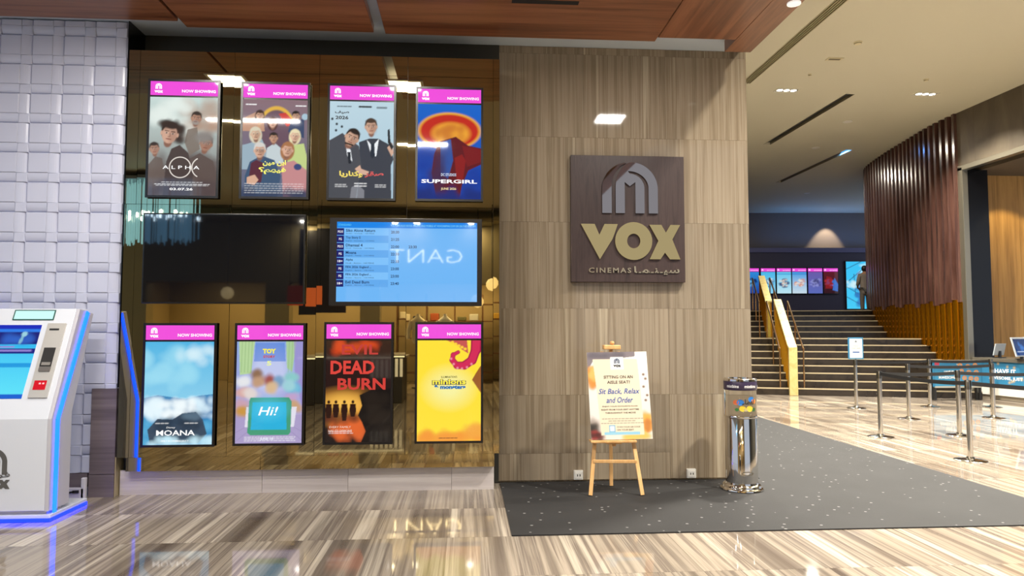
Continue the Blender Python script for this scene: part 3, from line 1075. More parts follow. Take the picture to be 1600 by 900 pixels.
yel, red_, wht, blk, cyn = em_mat('f4ee5a'), em_mat('c83a3c'), white_t, em_mat('161a20'), em_mat('2aa0e0')
XR = [(-3.045, -2.405), (-2.165, -1.545), (-1.33, -.705), (-.468, .158)]
XL = [(-3.020, -2.385), (-2.172, -1.550), (-1.33, -.71), (-.455, .163)]
ZU, ZL = [(2.905, 4.005)] * 4, (.52, 1.63)
T = []
e1 = display('upper row poster screen with four grey brown faces under a pink header', XR[0][0], 2.872, XR[0][1], 3.99, art_faces,
             [('title_lettering', 'A L P H A', .48, .715, .54, .030, wht, dict(bold=.01)), ('date_lettering', '03.07.26', .49, .935, .34, .022, wht, dict(bold=.03))], 'cinema poster screens')
fr, W, hs = e1[1], e1[2], e1[4]
o_ = lambda a: [(W * .465 + x * W, hs * .285 + y * W) for x, y in a]
plate('title_ring', [('ring', o_(arc(0, 0, .165, .165, 0, 360, 40)[:-1]), o_(arc(0, 0, .148, .148, 0, 360, 40)[:-1]), True),
                     ('ring', o_(arc(.33, 0, .165, .165, 118, 242, 16)), o_(arc(.33, 0, .148, .148, 118, 242, 16)), False)], fr, em_mat('d8d0c8'), e1[0], d=.001, th=.001)
e2 = display('upper row poster screen with a crowd of people and yellow lettering', XR[1][0], 2.872, XR[1][1], 3.985, art_crowd,
             [('title_lettering', arabic('ابن مين'), .5, .655, .36, .055, yel, dict(bold=.04)), ('title_lettering', arabic('فيهم؟'), .47, .735, .42, .062, yel, dict(bold=.04))], 'cinema poster screens')
e3 = display('upper row poster screen with two men in dark suits on pale blue', XR[2][0], 2.868, XR[2][1], 3.985, art_suits,
             [('title_lettering', arabic('صقر'), .70, .755, .30, .055, red_, dict(bold=.04)), ('title_lettering', arabic('وكناريا'), .34, .755, .36, .06, em_mat('f0d860'), dict(bold=.04)),
              ('date_lettering', arabic('صيف'), .19, .115, .22, .032, blk, dict(bold=.03)), ('date_lettering', '2026', .19, .17, .20, .032, blk, dict(bold=.03))], 'cinema poster screens')
e4 = display('upper row poster screen with a red and amber burst on deep blue', XR[3][0], 2.870, XR[3][1], 3.975, art_hero,
             [('title_lettering', 'SUPERGIRL', .5, .815, .88, .034, wht, dict(bold=.03)), ('date_lettering', 'JUNE 2026', .49, .895, .24, .026, em_mat('f4e0a0'), dict(bold=.02)),
              ('studio_lettering', 'DC STUDIOS', .49, .745, .24, .026, em_mat('c8d8f0'), dict(bold=.02))], 'cinema poster screens')
e5 = display('lower row poster screen with turquoise sea, foam and a dark rock', XL[0][0], .495, XL[0][1], 1.622, art_ocean,
             [('title_lettering', 'M@ANA'.replace('@', 'O'), .47, .885, .56, .046, wht, dict(bold=.02)), ('date_lettering', 'ONLY IN CINEMAS JULY 7', .46, .965, .40, .016, wht, dict(bold=.02)), ('studio_lettering', 'Disney', .40, .835, .13, .018, wht, dict(shear=.2))], 'cinema poster screens')
e6 = display('lower row poster screen with pastel playroom and cyan tablet', XL[1][0], .50, XL[1][1], 1.622, art_room,
             [('tablet_lettering', 'Hi!', .49, .685, .30, .075, wht, dict(shear=.25, bold=.01)), ('title_lettering', 'TOY', .49, .095, .20, .042, em_mat('f6ec50'), dict(bold=.06)), ('title_lettering', 'STORY', .49, .15, .18, .022, em_mat('c84038'), dict(bold=.04)),
              ('title_lettering', '5', .49, .215, .07, .040, em_mat('e8f4a0'), dict(bold=.04)), ('date_lettering', 'JUNE 18', .47, .96, .20, .026, em_mat('e8eefa'), dict(bold=.03))], 'cinema poster screens')
e7 = display('lower row poster screen with red lettering, flames and four silhouettes', XL[2][0], .50, XL[2][1], 1.632, art_fire,
             [('title_lettering', 'EVIL', .52, .09, .56, .085, em_mat('c03a34'), dict(bold=.02)), ('title_lettering', 'DEAD', .41, .265, .68, .115, em_mat('dc4038'), dict(bold=.03)), ('title_lettering', 'BURN', .55, .43, .74, .10, em_mat('d03a34'), dict(bold=.03)),
              ('tagline_lettering', 'EVERY FAMILY', .23, .85, .33, .018, em_mat('f0d8c8'), dict()), ('tagline_lettering', 'HAS ITS DEMONS', .23, .885, .36, .018, em_mat('f0d8c8'), dict())], 'cinema poster screens')
e8 = display('lower row poster screen in bright yellow with magenta curl', XL[3][0], .502, XL[3][1], 1.632, art_yellow,
             [('title_lettering', 'minions', .50, .415, .54, .052, em_mat('28284c'), dict(bold=.10)), ('title_lettering', 'minions', .50, .413, .52, .046, em_mat('fff04a'), dict(bold=.03, d=.0035)),
              ('title_lettering', '& monsters', .51, .465, .50, .036, em_mat('1c6cb4'), dict(bold=.06)), ('studio_lettering', 'ILLUMINATION\'S', .50, .365, .25, .018, em_mat('4a4a20'), dict(bold=.02))], 'cinema poster screens')

# the timetable screen and its switched-off twin
TX0, TX1, TZ0, TZ1 = -1.312, .170, 1.812, 2.672
tt = empty('timetable_display', ((TX0 + TX1) / 2, 6.87, TZ0), 'wide lit blue screen listing films and starting times', 'screen')
MB().box(TX0, 6.858, TZ0, TX1, 6.890, TZ1).build('housing', bezel_m, tt, bevel=.004)
sx0, sx1, sz0, sz1 = -1.242, .122, 1.852, 2.632
fr = Frame((sx0, 6.856, sz0))
W, H = sx1 - sx0, sz1 - sz0
lit = lambda h: P('lcd_' + h, '000000', .03, emit=h, es=1.0)
plate('screen', [rect(0, 0, W, H)], fr, lit('6eb6f6'), tt, d=0, th=.001)
plate('title_bar', [rect(0, H * .925, W, H)], fr, lit('1f86e8'), tt, d=.001, th=.001)
txt('heading_lettering', 'STANDARD', fr, W * .055, H * .962, W * .09, H * .026, lit('6ad8ff'), tt)
txt('notice_lettering', 'YOU CAN ALSO BOOK ONLINE AND MOBILE AT VOXCINEMAS.COM OR ON THE VOX APP', fr, W * .685, H * .957, W * .61, H * .026, lit('8ae0ff'), tt)
ROWS = [('PG15', 'Siko Alone Return', 'Arabic - Comedy - 105 MINS', '20:30', ''), ('PG', 'Toy Story 5', 'English - Animation - 110 MINS', '21:25', ''), ('PG13', 'Dhamaal 4', 'Hindi - Comedy - 150 MINS', '22:00', '23:30'),
        ('PG', 'Moana', 'English - Family - 115 MINS', '22:30', ''), ('18+', 'Alpha', 'Hindi - Action - 140 MINS', '22:30', ''), ('PG', 'FIFA 2026: England ...', 'English - Sports - 120 MINS', '23:00', ''),
        ('PG', 'FIFA 2026: England ...', 'Arabic - Sports - 120 MINS', '23:00', ''), ('18+', 'Evil Dead Burn', 'English - Horror - 110 MINS', '23:40', '')]
rating_m, row_a, row_b, dark_t = lit('24246a'), lit('7cc0fa'), lit('62aaee'), lit('14305c')
for i, (rt, ti, sub, t1, t2) in enumerate(ROWS):
    y1 = H * .922 - i * H * .0925
    y0 = y1 - H * .0925
    plate('rating_box', [rect(0, y0 + .003, W * .050, y1 - .003)], fr, rating_m, tt, d=.001, th=.001)
    plate('row_band', [rect(W * .053, y0, W * .365, y1)], fr, row_b if i % 2 else row_a, tt, d=.001, th=.0005)
    txt('rating_lettering', rt, fr, W * .025, (y0 + y1) / 2, W * (.036 if len(rt) > 2 else .020), H * .030, lit('ffffff'), tt, bold=.02)
    txt('film_lettering', ti, fr, W * .064, y0 + H * .062, 0, H * .036, dark_t, tt, align='L', keep=True, bold=.02)
    txt('detail_lettering', sub, fr, W * .064, y0 + H * .022, W * .2, H * .017, dark_t, tt, align='L')
    txt('time_lettering', t1, fr, W * .412, y0 + H * .045, W * .058, H * .036, dark_t, tt, bold=.02)
    if t2: txt('time_lettering', t2, fr, W * .538, y0 + H * .045, W * .058, H * .036, dark_t, tt, bold=.02)
od = empty('blank_display', (-2.33, 6.87, 1.812), 'wide switched-off black screen to the left of the timetable', 'screen')
MB().box(-3.07, 6.858, 1.83, -1.545, 6.890, 2.70).build('housing', P('off_housing', '09090c', .3), od, bevel=.004)
MB().box(-3.055, 6.855, 1.845, -1.56, 6.858, 2.685).build('screen', P('off_glass', '0a0b10', .03, spec=.7), od)

# ------------------------------------------------------------------ SIGN on the pillar
SX0, SX1, SZ0, SZ1 = 1.115, 2.333, 2.078, 3.425
sg = empty('cinema_sign', ((SX0 + SX1) / 2, 7.26, SZ0), 'square dark timber sign with gold arch emblem and letters on the stone pillar', 'sign')
sign_wood = grain('sign_timber', [(.3, '2a1e1d'), (.5, '3e2f2d'), (.62, '342625'), (.75, '544440')], (14, 1, .9), rough=.45, detail=5, distort=1.6, tone=0)
MB().box(SX0, 7.225, SZ0, SX1, 7.299, SZ1).build('board', sign_wood, sg, bevel=.004)
fr = Frame((SX0, 7.222, SZ0))
W, H = SX1 - SX0, SZ1 - SZ0
sign_gold = P('sign_gold', 'd8ba7c', .03, 1)
sign_side = P('sign_bronze', 'a89c94', .03, 1)
for pl_ in emblem(W * .515, H * .745, W * .49):
    plate('arch_emblem', [pl_], fr, sign_side, sg, d=.0, th=.018)
for pl_ in vox(W * .518, H * .322, W * .872, H * .298):
    plate('letter', [pl_], fr, sign_gold, sg, d=.0, th=.018)
small_gold = P('sign_small_gold', 'd8bf98', .2, 1)
txt('small_lettering', 'CINEMAS', fr, W * .335, H * .092, W * .37, H * .040, small_gold, sg, d=0, th=.01, bold=.02, spacing=1.3)
txt('small_lettering', arabic('سيـنـمـا'), fr, W * .745, H * .092, W * .40, H * .066, small_gold, sg, d=0, th=.01, bold=.02)

# ------------------------------------------------------------------ TICKET KIOSK on the left
KX0, KX1 = -4.30, -3.42
kb = P('kiosk_white', 'dde2ec', .25, coat=.3)
kg = P('kiosk_grey', 'c6c5ce', .35)
ks = empty('ticket_kiosk', ((KX0 + KX1) / 2, 6.35, 0), 'white self-service ticket kiosk with sloping screen and glowing blue edges', 'kiosk')
prof = [(6.095, .09), (6.095, .842), (6.470, 1.768), (6.66, 1.768), (6.36, .89), (6.36, .09)]
inner = [(6.10, .09), (6.10, .842), (6.475, 1.763), (6.655, 1.763), (6.36, .89), (6.36, .09)]
MB().prism([(KX1 - .03, y, z) for y, z in prof], (-(KX1 - KX0 - .06), 0, 0)).build('body', kb, ks, bevel=.006)
# side cheeks: grey, set back from the front edge, each with its light strip
off = lambda d: [(6.095 + d, .085), (6.095 + d, .842 + d * .1), (6.470 + d, 1.768), (6.70, 1.73), (6.40, .87), (6.40, .085)]
for sx, nm in ((KX1, 1), (KX0 + .03, -1)):
    MB().prism([(sx, y, z) for y, z in off(.0)], (-.03, 0, 0)).build('side_cheek', kg, ks, bevel=.004)
    x = KX1 + .001 if nm > 0 else KX0 - .001
    st = MB()
    path = [(6.175, .06), (6.175, .835), (6.590, 1.742)]
    for (ya, za), (yb, zb) in zip(path, path[1:]):
        d = Vector((0, yb - ya, zb - za)).normalized()
        n_ = Vector((0, d.z, -d.y)) * .021
        a, b_ = Vector((x, ya, za)), Vector((x, yb, zb))
        e_ = Vector((.012 * nm, 0, 0))
        st.hexa([a - n_, a + n_, a + n_ + e_, a - n_ + e_, b_ - n_, b_ + n_, b_ + n_ + e_, b_ - n_ + e_])
    st.build('light_strip', led_blue, ks)
MB().box(KX0 + .04, 6.13, .0, KX1 - .03, 6.34, .09).build('toe_kick', kg, ks)
bs = MB().box(KX0 - .02, 6.10, .028, KX1 + .015, 6.67, .06).build('base_plate', kb, ks, bevel=.005)
bl = MB().box(KX0 - .024, 6.085, .004, KX1 + .02, 6.11, .030).box(KX1 + .0, 6.11, .004, KX1 + .02, 6.66, .030).box(KX0 - .024, 6.11, .004, KX0, 6.66, .030)
bl.build('base_light', led_deep, ks)
sl = Vector((0, .375, .926)).normalized()
kf = Frame((KX1, 6.095, .842), (1, 0, 0), sl)       # x from the right edge (negative to the left), y up the slope


def kpt(px, py):
    """photograph point onto the kiosk's sloping face (used at build time to lay out its panel)"""
    x, y = (px - 800) / 1090, (450 - py) / 1090
    c, s = math.cos(PITCH), math.sin(PITCH)
    f, z = c - y * s, s + y * c
    d = Vector((x * math.cos(YAW) + f * math.sin(YAW), -x * math.sin(YAW) + f * math.cos(YAW), z))
    o = Vector((0, 0, CAMZ))
    t = (kf.p - o).dot(kf.n) / d.dot(kf.n)
    q = o + d * t - kf.p
    return q.dot(kf.r), q.dot(kf.u)


a, b_ = kpt(66, 508), kpt(34, 623)
ux, uy0, uy1 = a[0], b_[1], a[1]
sp = Pic(60, 70, '1fb0f0', '5fe4fa')
A_ = 70 / 60
sp.band(0, .06, '1228b8')
sp.band(.06, .12, '2a7ce8')
sp.band(.12, .32, '101a78')
sp.cloud(.75, .22, .18, .07, '2c62c8', .6, 12, .07)
sp.line([(.80, .14), (.78, .22), (.77, .29)], .04, '8cc8d8', .8)
sp.ell(.80, .15, .04, .04, '9ad0e0')
sp.band(.335, .37, '2bb8f0')
sp.band(.385, .46, '161c80')
sp.rows(.3, .95, .42, .03, 'a090e0', .8)
sp.rows(.5, .7, .355, .02, 'c040c0', .8)
sp.rows(.0, .45, .30, .03, 'e0f0ff', .8)
sp.band(.62, .68, '1c9ae0')
sp.band(1.10, 1.2, '1260d0')
sw = .62
sp.mesh('touch_screen', kf, ux - sw, uy0, ux, uy1, SCREEN, ks, d=.003)
a, b_ = kpt(86, 488), kpt(22, 498)
plate('sign_light', [rect(b_[0], min(a[1], b_[1]) - .006, a[0], max(a[1], b_[1]) + .012)], kf, em_mat('c8f4f0', 1.1), ks, d=.002, th=.003)
x0_, y0_, x1_, y1_ = b_[0], min(a[1], b_[1]) - .006, a[0], max(a[1], b_[1]) + .012
plate('sign_frame', [rect(x0_ - .008, y0_ - .008, x1_ + .008, y0_), rect(x0_ - .008, y1_, x1_ + .008, y1_ + .008), rect(x0_ - .008, y0_, x0_, y1_), rect(x1_, y0_, x1_ + .008, y1_)], kf, P('frame_teal', '245a50', .4), ks, d=.002, th=.006)
a, b_ = kpt(105, 506), kpt(47, 622)
cx0, cy0, cx1, cy1 = a[0] - .155, b_[1], a[0], a[1]
cp = plate('card_panel', [rect(cx0, cy0, cx1, cy1)], kf, steel, ks, d=.001, th=.014)
H_ = cy1 - cy0
W_ = cx1 - cx0
sub = lambda nm, r_, m, d, th: plate(nm, [rect(cx0 + r_[0] * W_, cy0 + r_[1] * H_, cx0 + r_[2] * W_, cy0 + r_[3] * H_)], kf, m, cp, d=d, th=th)
sub('card_slot', (.18, .90, .70, .925), black_matte, .015, .002)
sub('terminal_recess', (.18, .36, .80, .66), P('recess_dark', '2e2c2c', .4), .015, .003)
sub('terminal_lip', (.22, .34, .80, .40), P('lip_grey', '6a6664', .35), .015, .012)
sub('terminal_keys', (.28, .42, .74, .46), P('keys_grey', '8c8884', .35), .018, .006)
sub('scanner_window', (.16, .10, .80, .22), P('scanner_red', '600008', .2, emit='d01828', es=.9), .015, .004)
sub('scanner_lamp', (.42, .17, .52, .19), em_mat('ffb0b0', 1.6), .019, .001)
sub('scanner_lamp', (.60, .17, .70, .19), em_mat('ffb0b0', 1.6), .019, .001)
# emblem and lettering low on the front
kw = Frame((KX1, 6.094, 0))
gy = P('kiosk_print', '5a5856', .5)
px2x = lambda px: (px - 75) * 6.1 / 1090
plate('emblem', emblem(px2x(-6), .50, .235), kw, gy, ks, d=.001, th=.002)
txt('lettering', arabic('فوكس'), kw, px2x(-8), .385, .31, .055, gy, ks, d=.001, bold=.01)
plate('brand_letters', vox(px2x(-8), .315, .31, .080), kw, gy, ks, d=.001, th=.002)
txt('lettering', 'CINEMAS', kw, px2x(-20), .255, .22, .016, gy, ks, d=.001)

# small clutter between the kiosk and the stone pier
cb = empty('cable_box', (-3.68, 6.9, 0), 'low white floor trunking with a black cable beside the kiosk', 'trunking')
MB().box(-4.1, 6.90, 0, -3.56, 6.953, .095).build('trunking', P('trunking_white', 'd8d4e2', .4), cb, bevel=.004)
MB().tube([(-3.92, 6.893, .014), (-3.80, 6.890, .012), (-3.73, 6.888, .03), (-3.68, 6.892, .06), (-3.64, 6.893, .066)], .008, 8).build('cable', black, cb, smooth=True)
MB().box(-3.655, 6.889, .052, -3.60, 6.90, .078).build('plug', P('plug_dark', '2c2a34', .4), cb)
wb = MB().box(-3.585, 6.90, 0, -3.545, 6.935, .19).build('corner_post', P('corner_white', 'dcdae6', .35), bevel=.004)
tag(wb, 'small white upright strip against the dark stone pier', 'trim strip')

# ------------------------------------------------------------------ CARPET
cm = bpy.data.materials.new('speckled_carpet')
cm.use_nodes = True
nt = cm.node_tree
b_ = nt.nodes['Principled BSDF']
tc = N(nt, 'ShaderNodeTexCoord')
vo = N(nt, 'ShaderNodeTexVoronoi', Scale=8.5, Randomness=.9)
nt.links.new(tc.outputs['Object'], vo.inputs['Vector'])
lt = N(nt, 'ShaderNodeMath', operation='LESS_THAN')
lt.inputs[1].default_value = .105
nt.links.new(vo.outputs['Distance'], lt.inputs[0])
nz = N(nt, 'ShaderNodeTexNoise', Scale=2.2, Detail=5.0)
nt.links.new(tc.outputs['Object'], nz.inputs['Vector'])
cr = N(nt, 'ShaderNodeValToRGB')
cr.color_ramp.elements[0].position, cr.color_ramp.elements[0].color = .3, (*lin('18181a'), 1)
cr.color_ramp.elements[1].position, cr.color_ramp.elements[1].color = .7, (*lin('202022'), 1)
nt.links.new(nz.outputs[0], cr.inputs[0])
mx = N(nt, 'ShaderNodeMix', data_type='RGBA')
nt.links.new(lt.outputs[0], mx.inputs['Factor'])
nt.links.new(cr.outputs[0], mx.inputs['A'])
mx.inputs['B'].default_value = (*lin('7a7a7a'), 1)
nt.links.new(mx.outputs['Result'], b_.inputs['Base Color'])
b_.inputs['Roughness'].default_value = .75
n2 = N(nt, 'ShaderNodeTexNoise', Scale=260.0)
nt.links.new(tc.outputs['Object'], n2.inputs['Vector'])
bp = N(nt, 'ShaderNodeBump', Strength=.4, Distance=.004)
nt.links.new(n2.outputs[0], bp.inputs['Height'])
nt.links.new(bp.outputs[0], b_.inputs['Normal'])
cpt = MB().prism([(.37, 5.44, .0005), (5.25, 5.44, .0005), (5.25, 12.6, .0005), (3.12, 12.6, .0005), (3.12, 7.27, .0005), (.37, 7.27, .0005)], (0, 0, .010)).build('carpet', cm)
tag(cpt, 'dark grey speckled carpet laid in front of the stone pillar', 'carpet')
CZ = .0105

# ------------------------------------------------------------------ EASEL and its board
es_ = empty('display_easel', (1.44, 6.72, CZ), 'light wooden three-legged easel standing before the stone pillar', 'easel')


def bar(mb, a, b, w_, t_):
    a, b = Vector(a), Vector(b)
    d = (b - a).normalized()
    s_ = d.cross(Vector((0, 1, 0)))
    s_.normalize()
    n_ = d.cross(s_)
    return mb.hexa([a - s_ * w_ / 2 - n_ * t_ / 2, a + s_ * w_ / 2 - n_ * t_ / 2, a + s_ * w_ / 2 + n_ * t_ / 2, a - s_ * w_ / 2 + n_ * t_ / 2,
                    b - s_ * w_ / 2 - n_ * t_ / 2, b + s_ * w_ / 2 - n_ * t_ / 2, b + s_ * w_ / 2 + n_ * t_ / 2, b - s_ * w_ / 2 + n_ * t_ / 2])


bar(MB(), (1.195, 6.63, CZ + .006), (1.37, 6.90, 1.36), .036, .022).build('leg', oak, es_, bevel=.003)
bar(MB(), (1.690, 6.61, CZ + .006), (1.53, 6.90, 1.36), .036, .022).build('leg', oak, es_, bevel=.003)
bar(MB(), (1.478, 7.02, CZ + .006), (1.452, 6.93, 1.34), .034, .022).build('leg', oak, es_, bevel=.003)
bar(MB(), (1.235, 6.682, .325), (1.655, 6.668, .320), .030, .018).build('crossbar', oak, es_, bevel=.003)
MB().box(1.205, 6.62, .505, 1.645, 6.75, .526).build('tray', oak, es_, bevel=.004)
MB().prism([(1.36, 6.65, .49), (1.50, 6.65, .49), (1.515, 6.65, .505), (1.345, 6.65, .505)], (0, .03, 0)).build('tray_bracket', oak, es_)
bar(MB(), (1.455, 6.765, .45), (1.462, 6.915, 1.40), .034, .018).build('mast', oak, es_, bevel=.003)
MB().box(1.375, 6.83, 1.385, 1.545, 6.92, 1.428).build('head_clamp', oak, es_, bevel=.008)
MB().lathe([(.0, 0), (.018, .004), (.024, .02), (.018, .036), (.0, .04)], 1.465, 6.87, 14, 1.428).build('head_knob', oak, es_, smooth=True)

bf0 = Vector((1.212, 6.655, .530))
bu = Vector((-.020, .178, .842)).normalized()
brr = Vector((1, -.006, .012)).normalized()
bd = empty('menu_board', (1.50, 6.66, .53), 'beige printed food notice board leaning on the wooden easel', 'sign')
bfr = Frame(bf0, brr, bu - brr * bu.dot(brr))
BW, BH = .595, .845
MB().prism([bfr.at(0, 0, 0), bfr.at(BW, 0, 0), bfr.at(BW, BH, 0), bfr.at(0, BH, 0)], bfr.n * -.006).build('panel', P('board_white', 'e8e4dc', .5), bd)
c = Pic(110, 156, 'e4e0dc', 'd8d2cc')
A_ = 156 / 110
c.poly([(0, 0), (.8, 0), (.8, .08), (.1, .14), (0, .3)], '7d747a')
c.cloud(.35, .05, .3, .03, '5c5660', .6, 16, .05)
c.poly([(.74, .13), (.86, 0), (1, 0), (1, .14)], 'eceaec')
c.cloud(.06, .42, .05, .16, 'c8853a', .9, 34, .05)
c.cloud(.07, .36, .05, .1, 'e0b060', .8, 14, .03)
c.cloud(.06, 1.2, .05, .12, '8a7a70', .6, 16, .04)
c.cloud(.05, 1.25, .05, .07, '2c2622', .8, 14, .03)
c.cloud(.1, 1.36, .1, .05, '8a2a26', .8, 24, .03)
c.cloud(.1, 1.37, .1, .05, '201c1a', .6, 14, .02)
c.cloud(.93, 1.16, .04, .13, 'e0a040', .9, 24, .05)
c.cloud(.94, 1.22, .03, .08, 'b87434', .7, 12, .04)
c.cloud(.75, 1.37, .2, .03, 'e6b45a', .8, 26, .04)
for x, y in ((.92, .38), (.95, .45), (.91, .58), (.96, .72), (.93, .8)):
    c.ell(x, y, .022, .02, '6a4a34', .9)
c.poly([(.09, .12), (.83, .12), (.85, .5), (.87, 1.35), (.17, 1.35), (.13, .6)], 'e0d3bb')
c.poly([(.22, 1.30), (.80, 1.30), (.80, 1.345), (.22, 1.345)], '8cc0d8')
c.poly([(.385, .085), (.60, .085), (.60, .29), (.385, .29)], 'f6f6f4')
c.rows(.2, .86, 1.09, .012, '6a6058', .8)
c.rows(.3, .74, 1.125, .012, '6a6058', .8)
c.rows(.18, .88, 1.16, .012, '6a6058', .8)
c.poly([(.30, 1.19), (.40, 1.19), (.40, 1.30), (.30, 1.30)], '6aa6cc')
c.poly([(.315, 1.205), (.385, 1.205), (.385, 1.285), (.315, 1.285)], 'd8e4ea')
c.mesh('print', bfr, 0, 0, BW, BH, PRINT, bd, d=.001)
V = lambda y: BH - y * BW
plate('emblem', emblem(BW * .492, V(.15), .055), bfr, P('ink_slate', '3c4c6a', .6), bd, d=.0015, th=.001)
plate('brand_letters', vox(BW * .492, V(.232), .075, .026), bfr, ink, bd, d=.0015, th=.001)
brown = P('ink_brown', '3c3028', .6)
for body, y, wd, h_, m, kw_ in (('SITTING ON AN', .415, .48, .030, brown, dict(bold=.015)), ('AISLE SEAT?', .50, .38, .030, brown, dict(bold=.015)), ('Sit Back, Relax', .655, .68, .060, ink_blue, dict(shear=.28, bold=.012)),
                                ('and Order', .79, .44, .056, ink_blue, dict(shear=.28, bold=.012)), ('ENJOY YOUR FAVOURITE FOOD', .895, .58, .015, brown, dict(bold=.01)), ('RIGHT FROM YOUR SEAT ANYTIME', .945, .62, .015, brown, dict(bold=.01)),
                                ('THROUGHOUT THE MOVIE', .997, .50, .015, brown, dict(bold=.01)), ):
    txt('lettering', body, bfr, BW * .50, V(y), BW * wd, h_, m, bd, d=.0015, **kw_)
txt('lettering', 'SCAN YOUR QR CODE', bfr, BW * .62, V(1.225), BW * .38, .015, brown, bd, d=.0015)
txt('lettering', 'ON YOUR SEAT', bfr, BW * .565, V(1.268), BW * .27, .015, brown, bd, d=.0015)

# ------------------------------------------------------------------ ROUND COLLECTION BIN
bx, by = 2.745, 6.83
bn = empty('collection_bin', (bx, by, CZ), 'tall round chrome bin with clear top and dark lettered rim by the pillar', 'bin')
bchrome = P('bin_chrome', 'dcd8d2', .06, 1)
MB().lathe([(.200, 0), (.208, .006), (.206, .016), (.188, .026), (.186, .030), (.184, .044), (.176, .054), (.162, .060), (.157, .075)], bx, by, 48, CZ).build('base_ring', bchrome, bn, smooth=True)
MB().lathe([(.155, .07), (.155, .70), (.152, .705)], bx, by, 48, CZ).build('drum', bchrome, bn, smooth=True)
acr = P('clear_acrylic', 'f4f4f0', .03, trans=1)
acr.node_tree.nodes['Principled BSDF'].inputs['IOR'].default_value = 1.15
MB().lathe([(.150, .70), (.154, .705), (.154, .975), (.150, .975)], bx, by, 48, CZ).build('clear_tube', acr, bn, smooth=True)
MB().lathe([(.157, .975), (.160, .98), (.160, 1.055), (.157, 1.06)], bx, by, 48, CZ).build('rim_band', P('rim_plum', '352a44', .3), bn, smooth=True)
MB().lathe([(.157, 1.06), (.162, 1.064), (.162, 1.082), (.150, 1.09), (.120, 1.088), (.115, 1.06)], bx, by, 48, CZ).build('rim_top', bchrome, bn, smooth=True)
MB().lathe([(.157, .700), (.160, .705), (.160, .720), (.157, .725)], bx, by, 48, CZ).build('seam_ring', bchrome, bn, smooth=True)


def wrap(o, ang0):
    """bend a flat child (local x along the rim) round the bin"""
    for v in o.data.vertices:
        th = ang0 + v.co.x / .1605
        r = .1605 - v.co.y
        v.co = Vector((r * math.sin(th), -r * math.cos(th), v.co.z))


for a in (-.50, .62, 1.74, 2.86, 3.98):
    t = txt('rim_lettering', 'mistbins', Frame((bx, by, CZ)), 0, 1.016, .125, .030, ink_white, bn, d=.0008, bold=.02)
    wrap(t, a - .35)
t = txt('tube_lettering', arabic('لعطاء'), Frame((bx, by, CZ)), 0, .865, .13, .055, ink, bn, d=-.003, bold=.03)
wrap(t, .12)
for a, z, r_, h_ in ((-.55, .86, .03, 'd06a3a'), (-.28, .86, .036, '2a78c8'), (-.15, .80, .034, 'e6c83a'), (-.5, .79, .02, '3a7a3c'), (.30, .80, .036, 'e6c83a'), (.42, .89, .034, '2a78c8'), (.62, .87, .03, 'd8803a'), (.60, .79, .024, '2c5a30'), (.05, .79, .02, 'b0a890')):
    o = plate('printed_blot', [arc(0, z, r_, r_ * .8, 0, 340, 14)], Frame((bx, by, CZ)), P('blot_' + h_, h_, .5), bn, d=-.004, th=.0008)
    wrap(o, a - .1)
o = plate('printed_mark', [('ring', arc(0, .175, .062, .020, 0, 360, 20)[:-1], arc(0, .175, .052, .012, 0, 360, 20)[:-1], True)], Frame((bx, by, CZ)), P('mark_grey', '6a6458', .4), bn, d=-.002, th=.001)
wrap(o, .0)

# floor-level sockets on the pillar
for x0, lb in ((1.139, 'white socket box on the pillar base, left of the easel legs'), (2.335, 'white socket box on the pillar base, between easel and bin')):
    s_ = empty('wall_socket', (x0 + .047, 7.28, .03), lb, 'socket', 'sockets at the pillar base')
    MB().box(x0, 7.262, .025, x0 + .096, 7.299, .121).build('box', P('socket_white', 'e8e6e0', .4), s_, bevel=.006)
    MB().box(x0 + .014, 7.258, .040, x0 + .082, 7.263, .106).build('face_plate', P('socket_face', 'f2f0ea', .3), s_, bevel=.002)
    for q in (.032, .058):
        MB().box(x0 + q, 7.2565, .062, x0 + q + .008, 7.2585, .084).build('slot', ink, s_)

# ------------------------------------------------------------------ STANCHIONS with belts
ST = [((7.78, 13.48), 'chrome barrier post carrying the small notice frame'),
      ((6.09, 9.93), 'chrome barrier post nearest the carpet, second row from the front'),
      ((7.78, 11.83), 'chrome barrier post in front of the middle of the stair foot'),
      ((9.39, 13.59), 'chrome barrier post in the rear row left of the blue counter front'),
      ((7.33, 9.97), 'chrome barrier post just behind the foremost one, to its left'),
      ((6.09, 8.11), 'foremost chrome barrier post, nearest the camera'),
      ((9.38, 11.88), 'chrome barrier post standing before the blue counter front'),
      ((10.64, 13.5), 'far chrome barrier post mostly hidden by another before the counter'),
      ((9.1, 9.9), 'chrome barrier post at the right edge of the hall, outside the belt row'),
      ((7.45, 6.6), 'chrome barrier post at the near right end of the belt')]
BELT = {0: 3, 1: 4, 2: 6, 3: 7, 4: 8, 5: 9}
belt_m = P('belt_black', '141416', .65)


def make_stanchion(x, y):
    e = empty('barrier_post', (x, y, 0), '', 'barrier post', 'belt barrier posts')
    MB().lathe([(.18, 0), (.18, .008), (.172, .014), (.10, .022), (.05, .030), (.042, .05)], x, y, 36).build('base', chrome, e, smooth=True)
    MB().lathe([(.033, .03), (.033, .86)], x, y, 24).build('pole', chrome, e, smooth=True)
    MB().lathe([(.037, .855), (.037, .955), (.034, .965), (.0, .968)], x, y, 24).build('belt_head', P('head_dark_chrome', '8a867e', .2, 1), e, smooth=True)
    return e


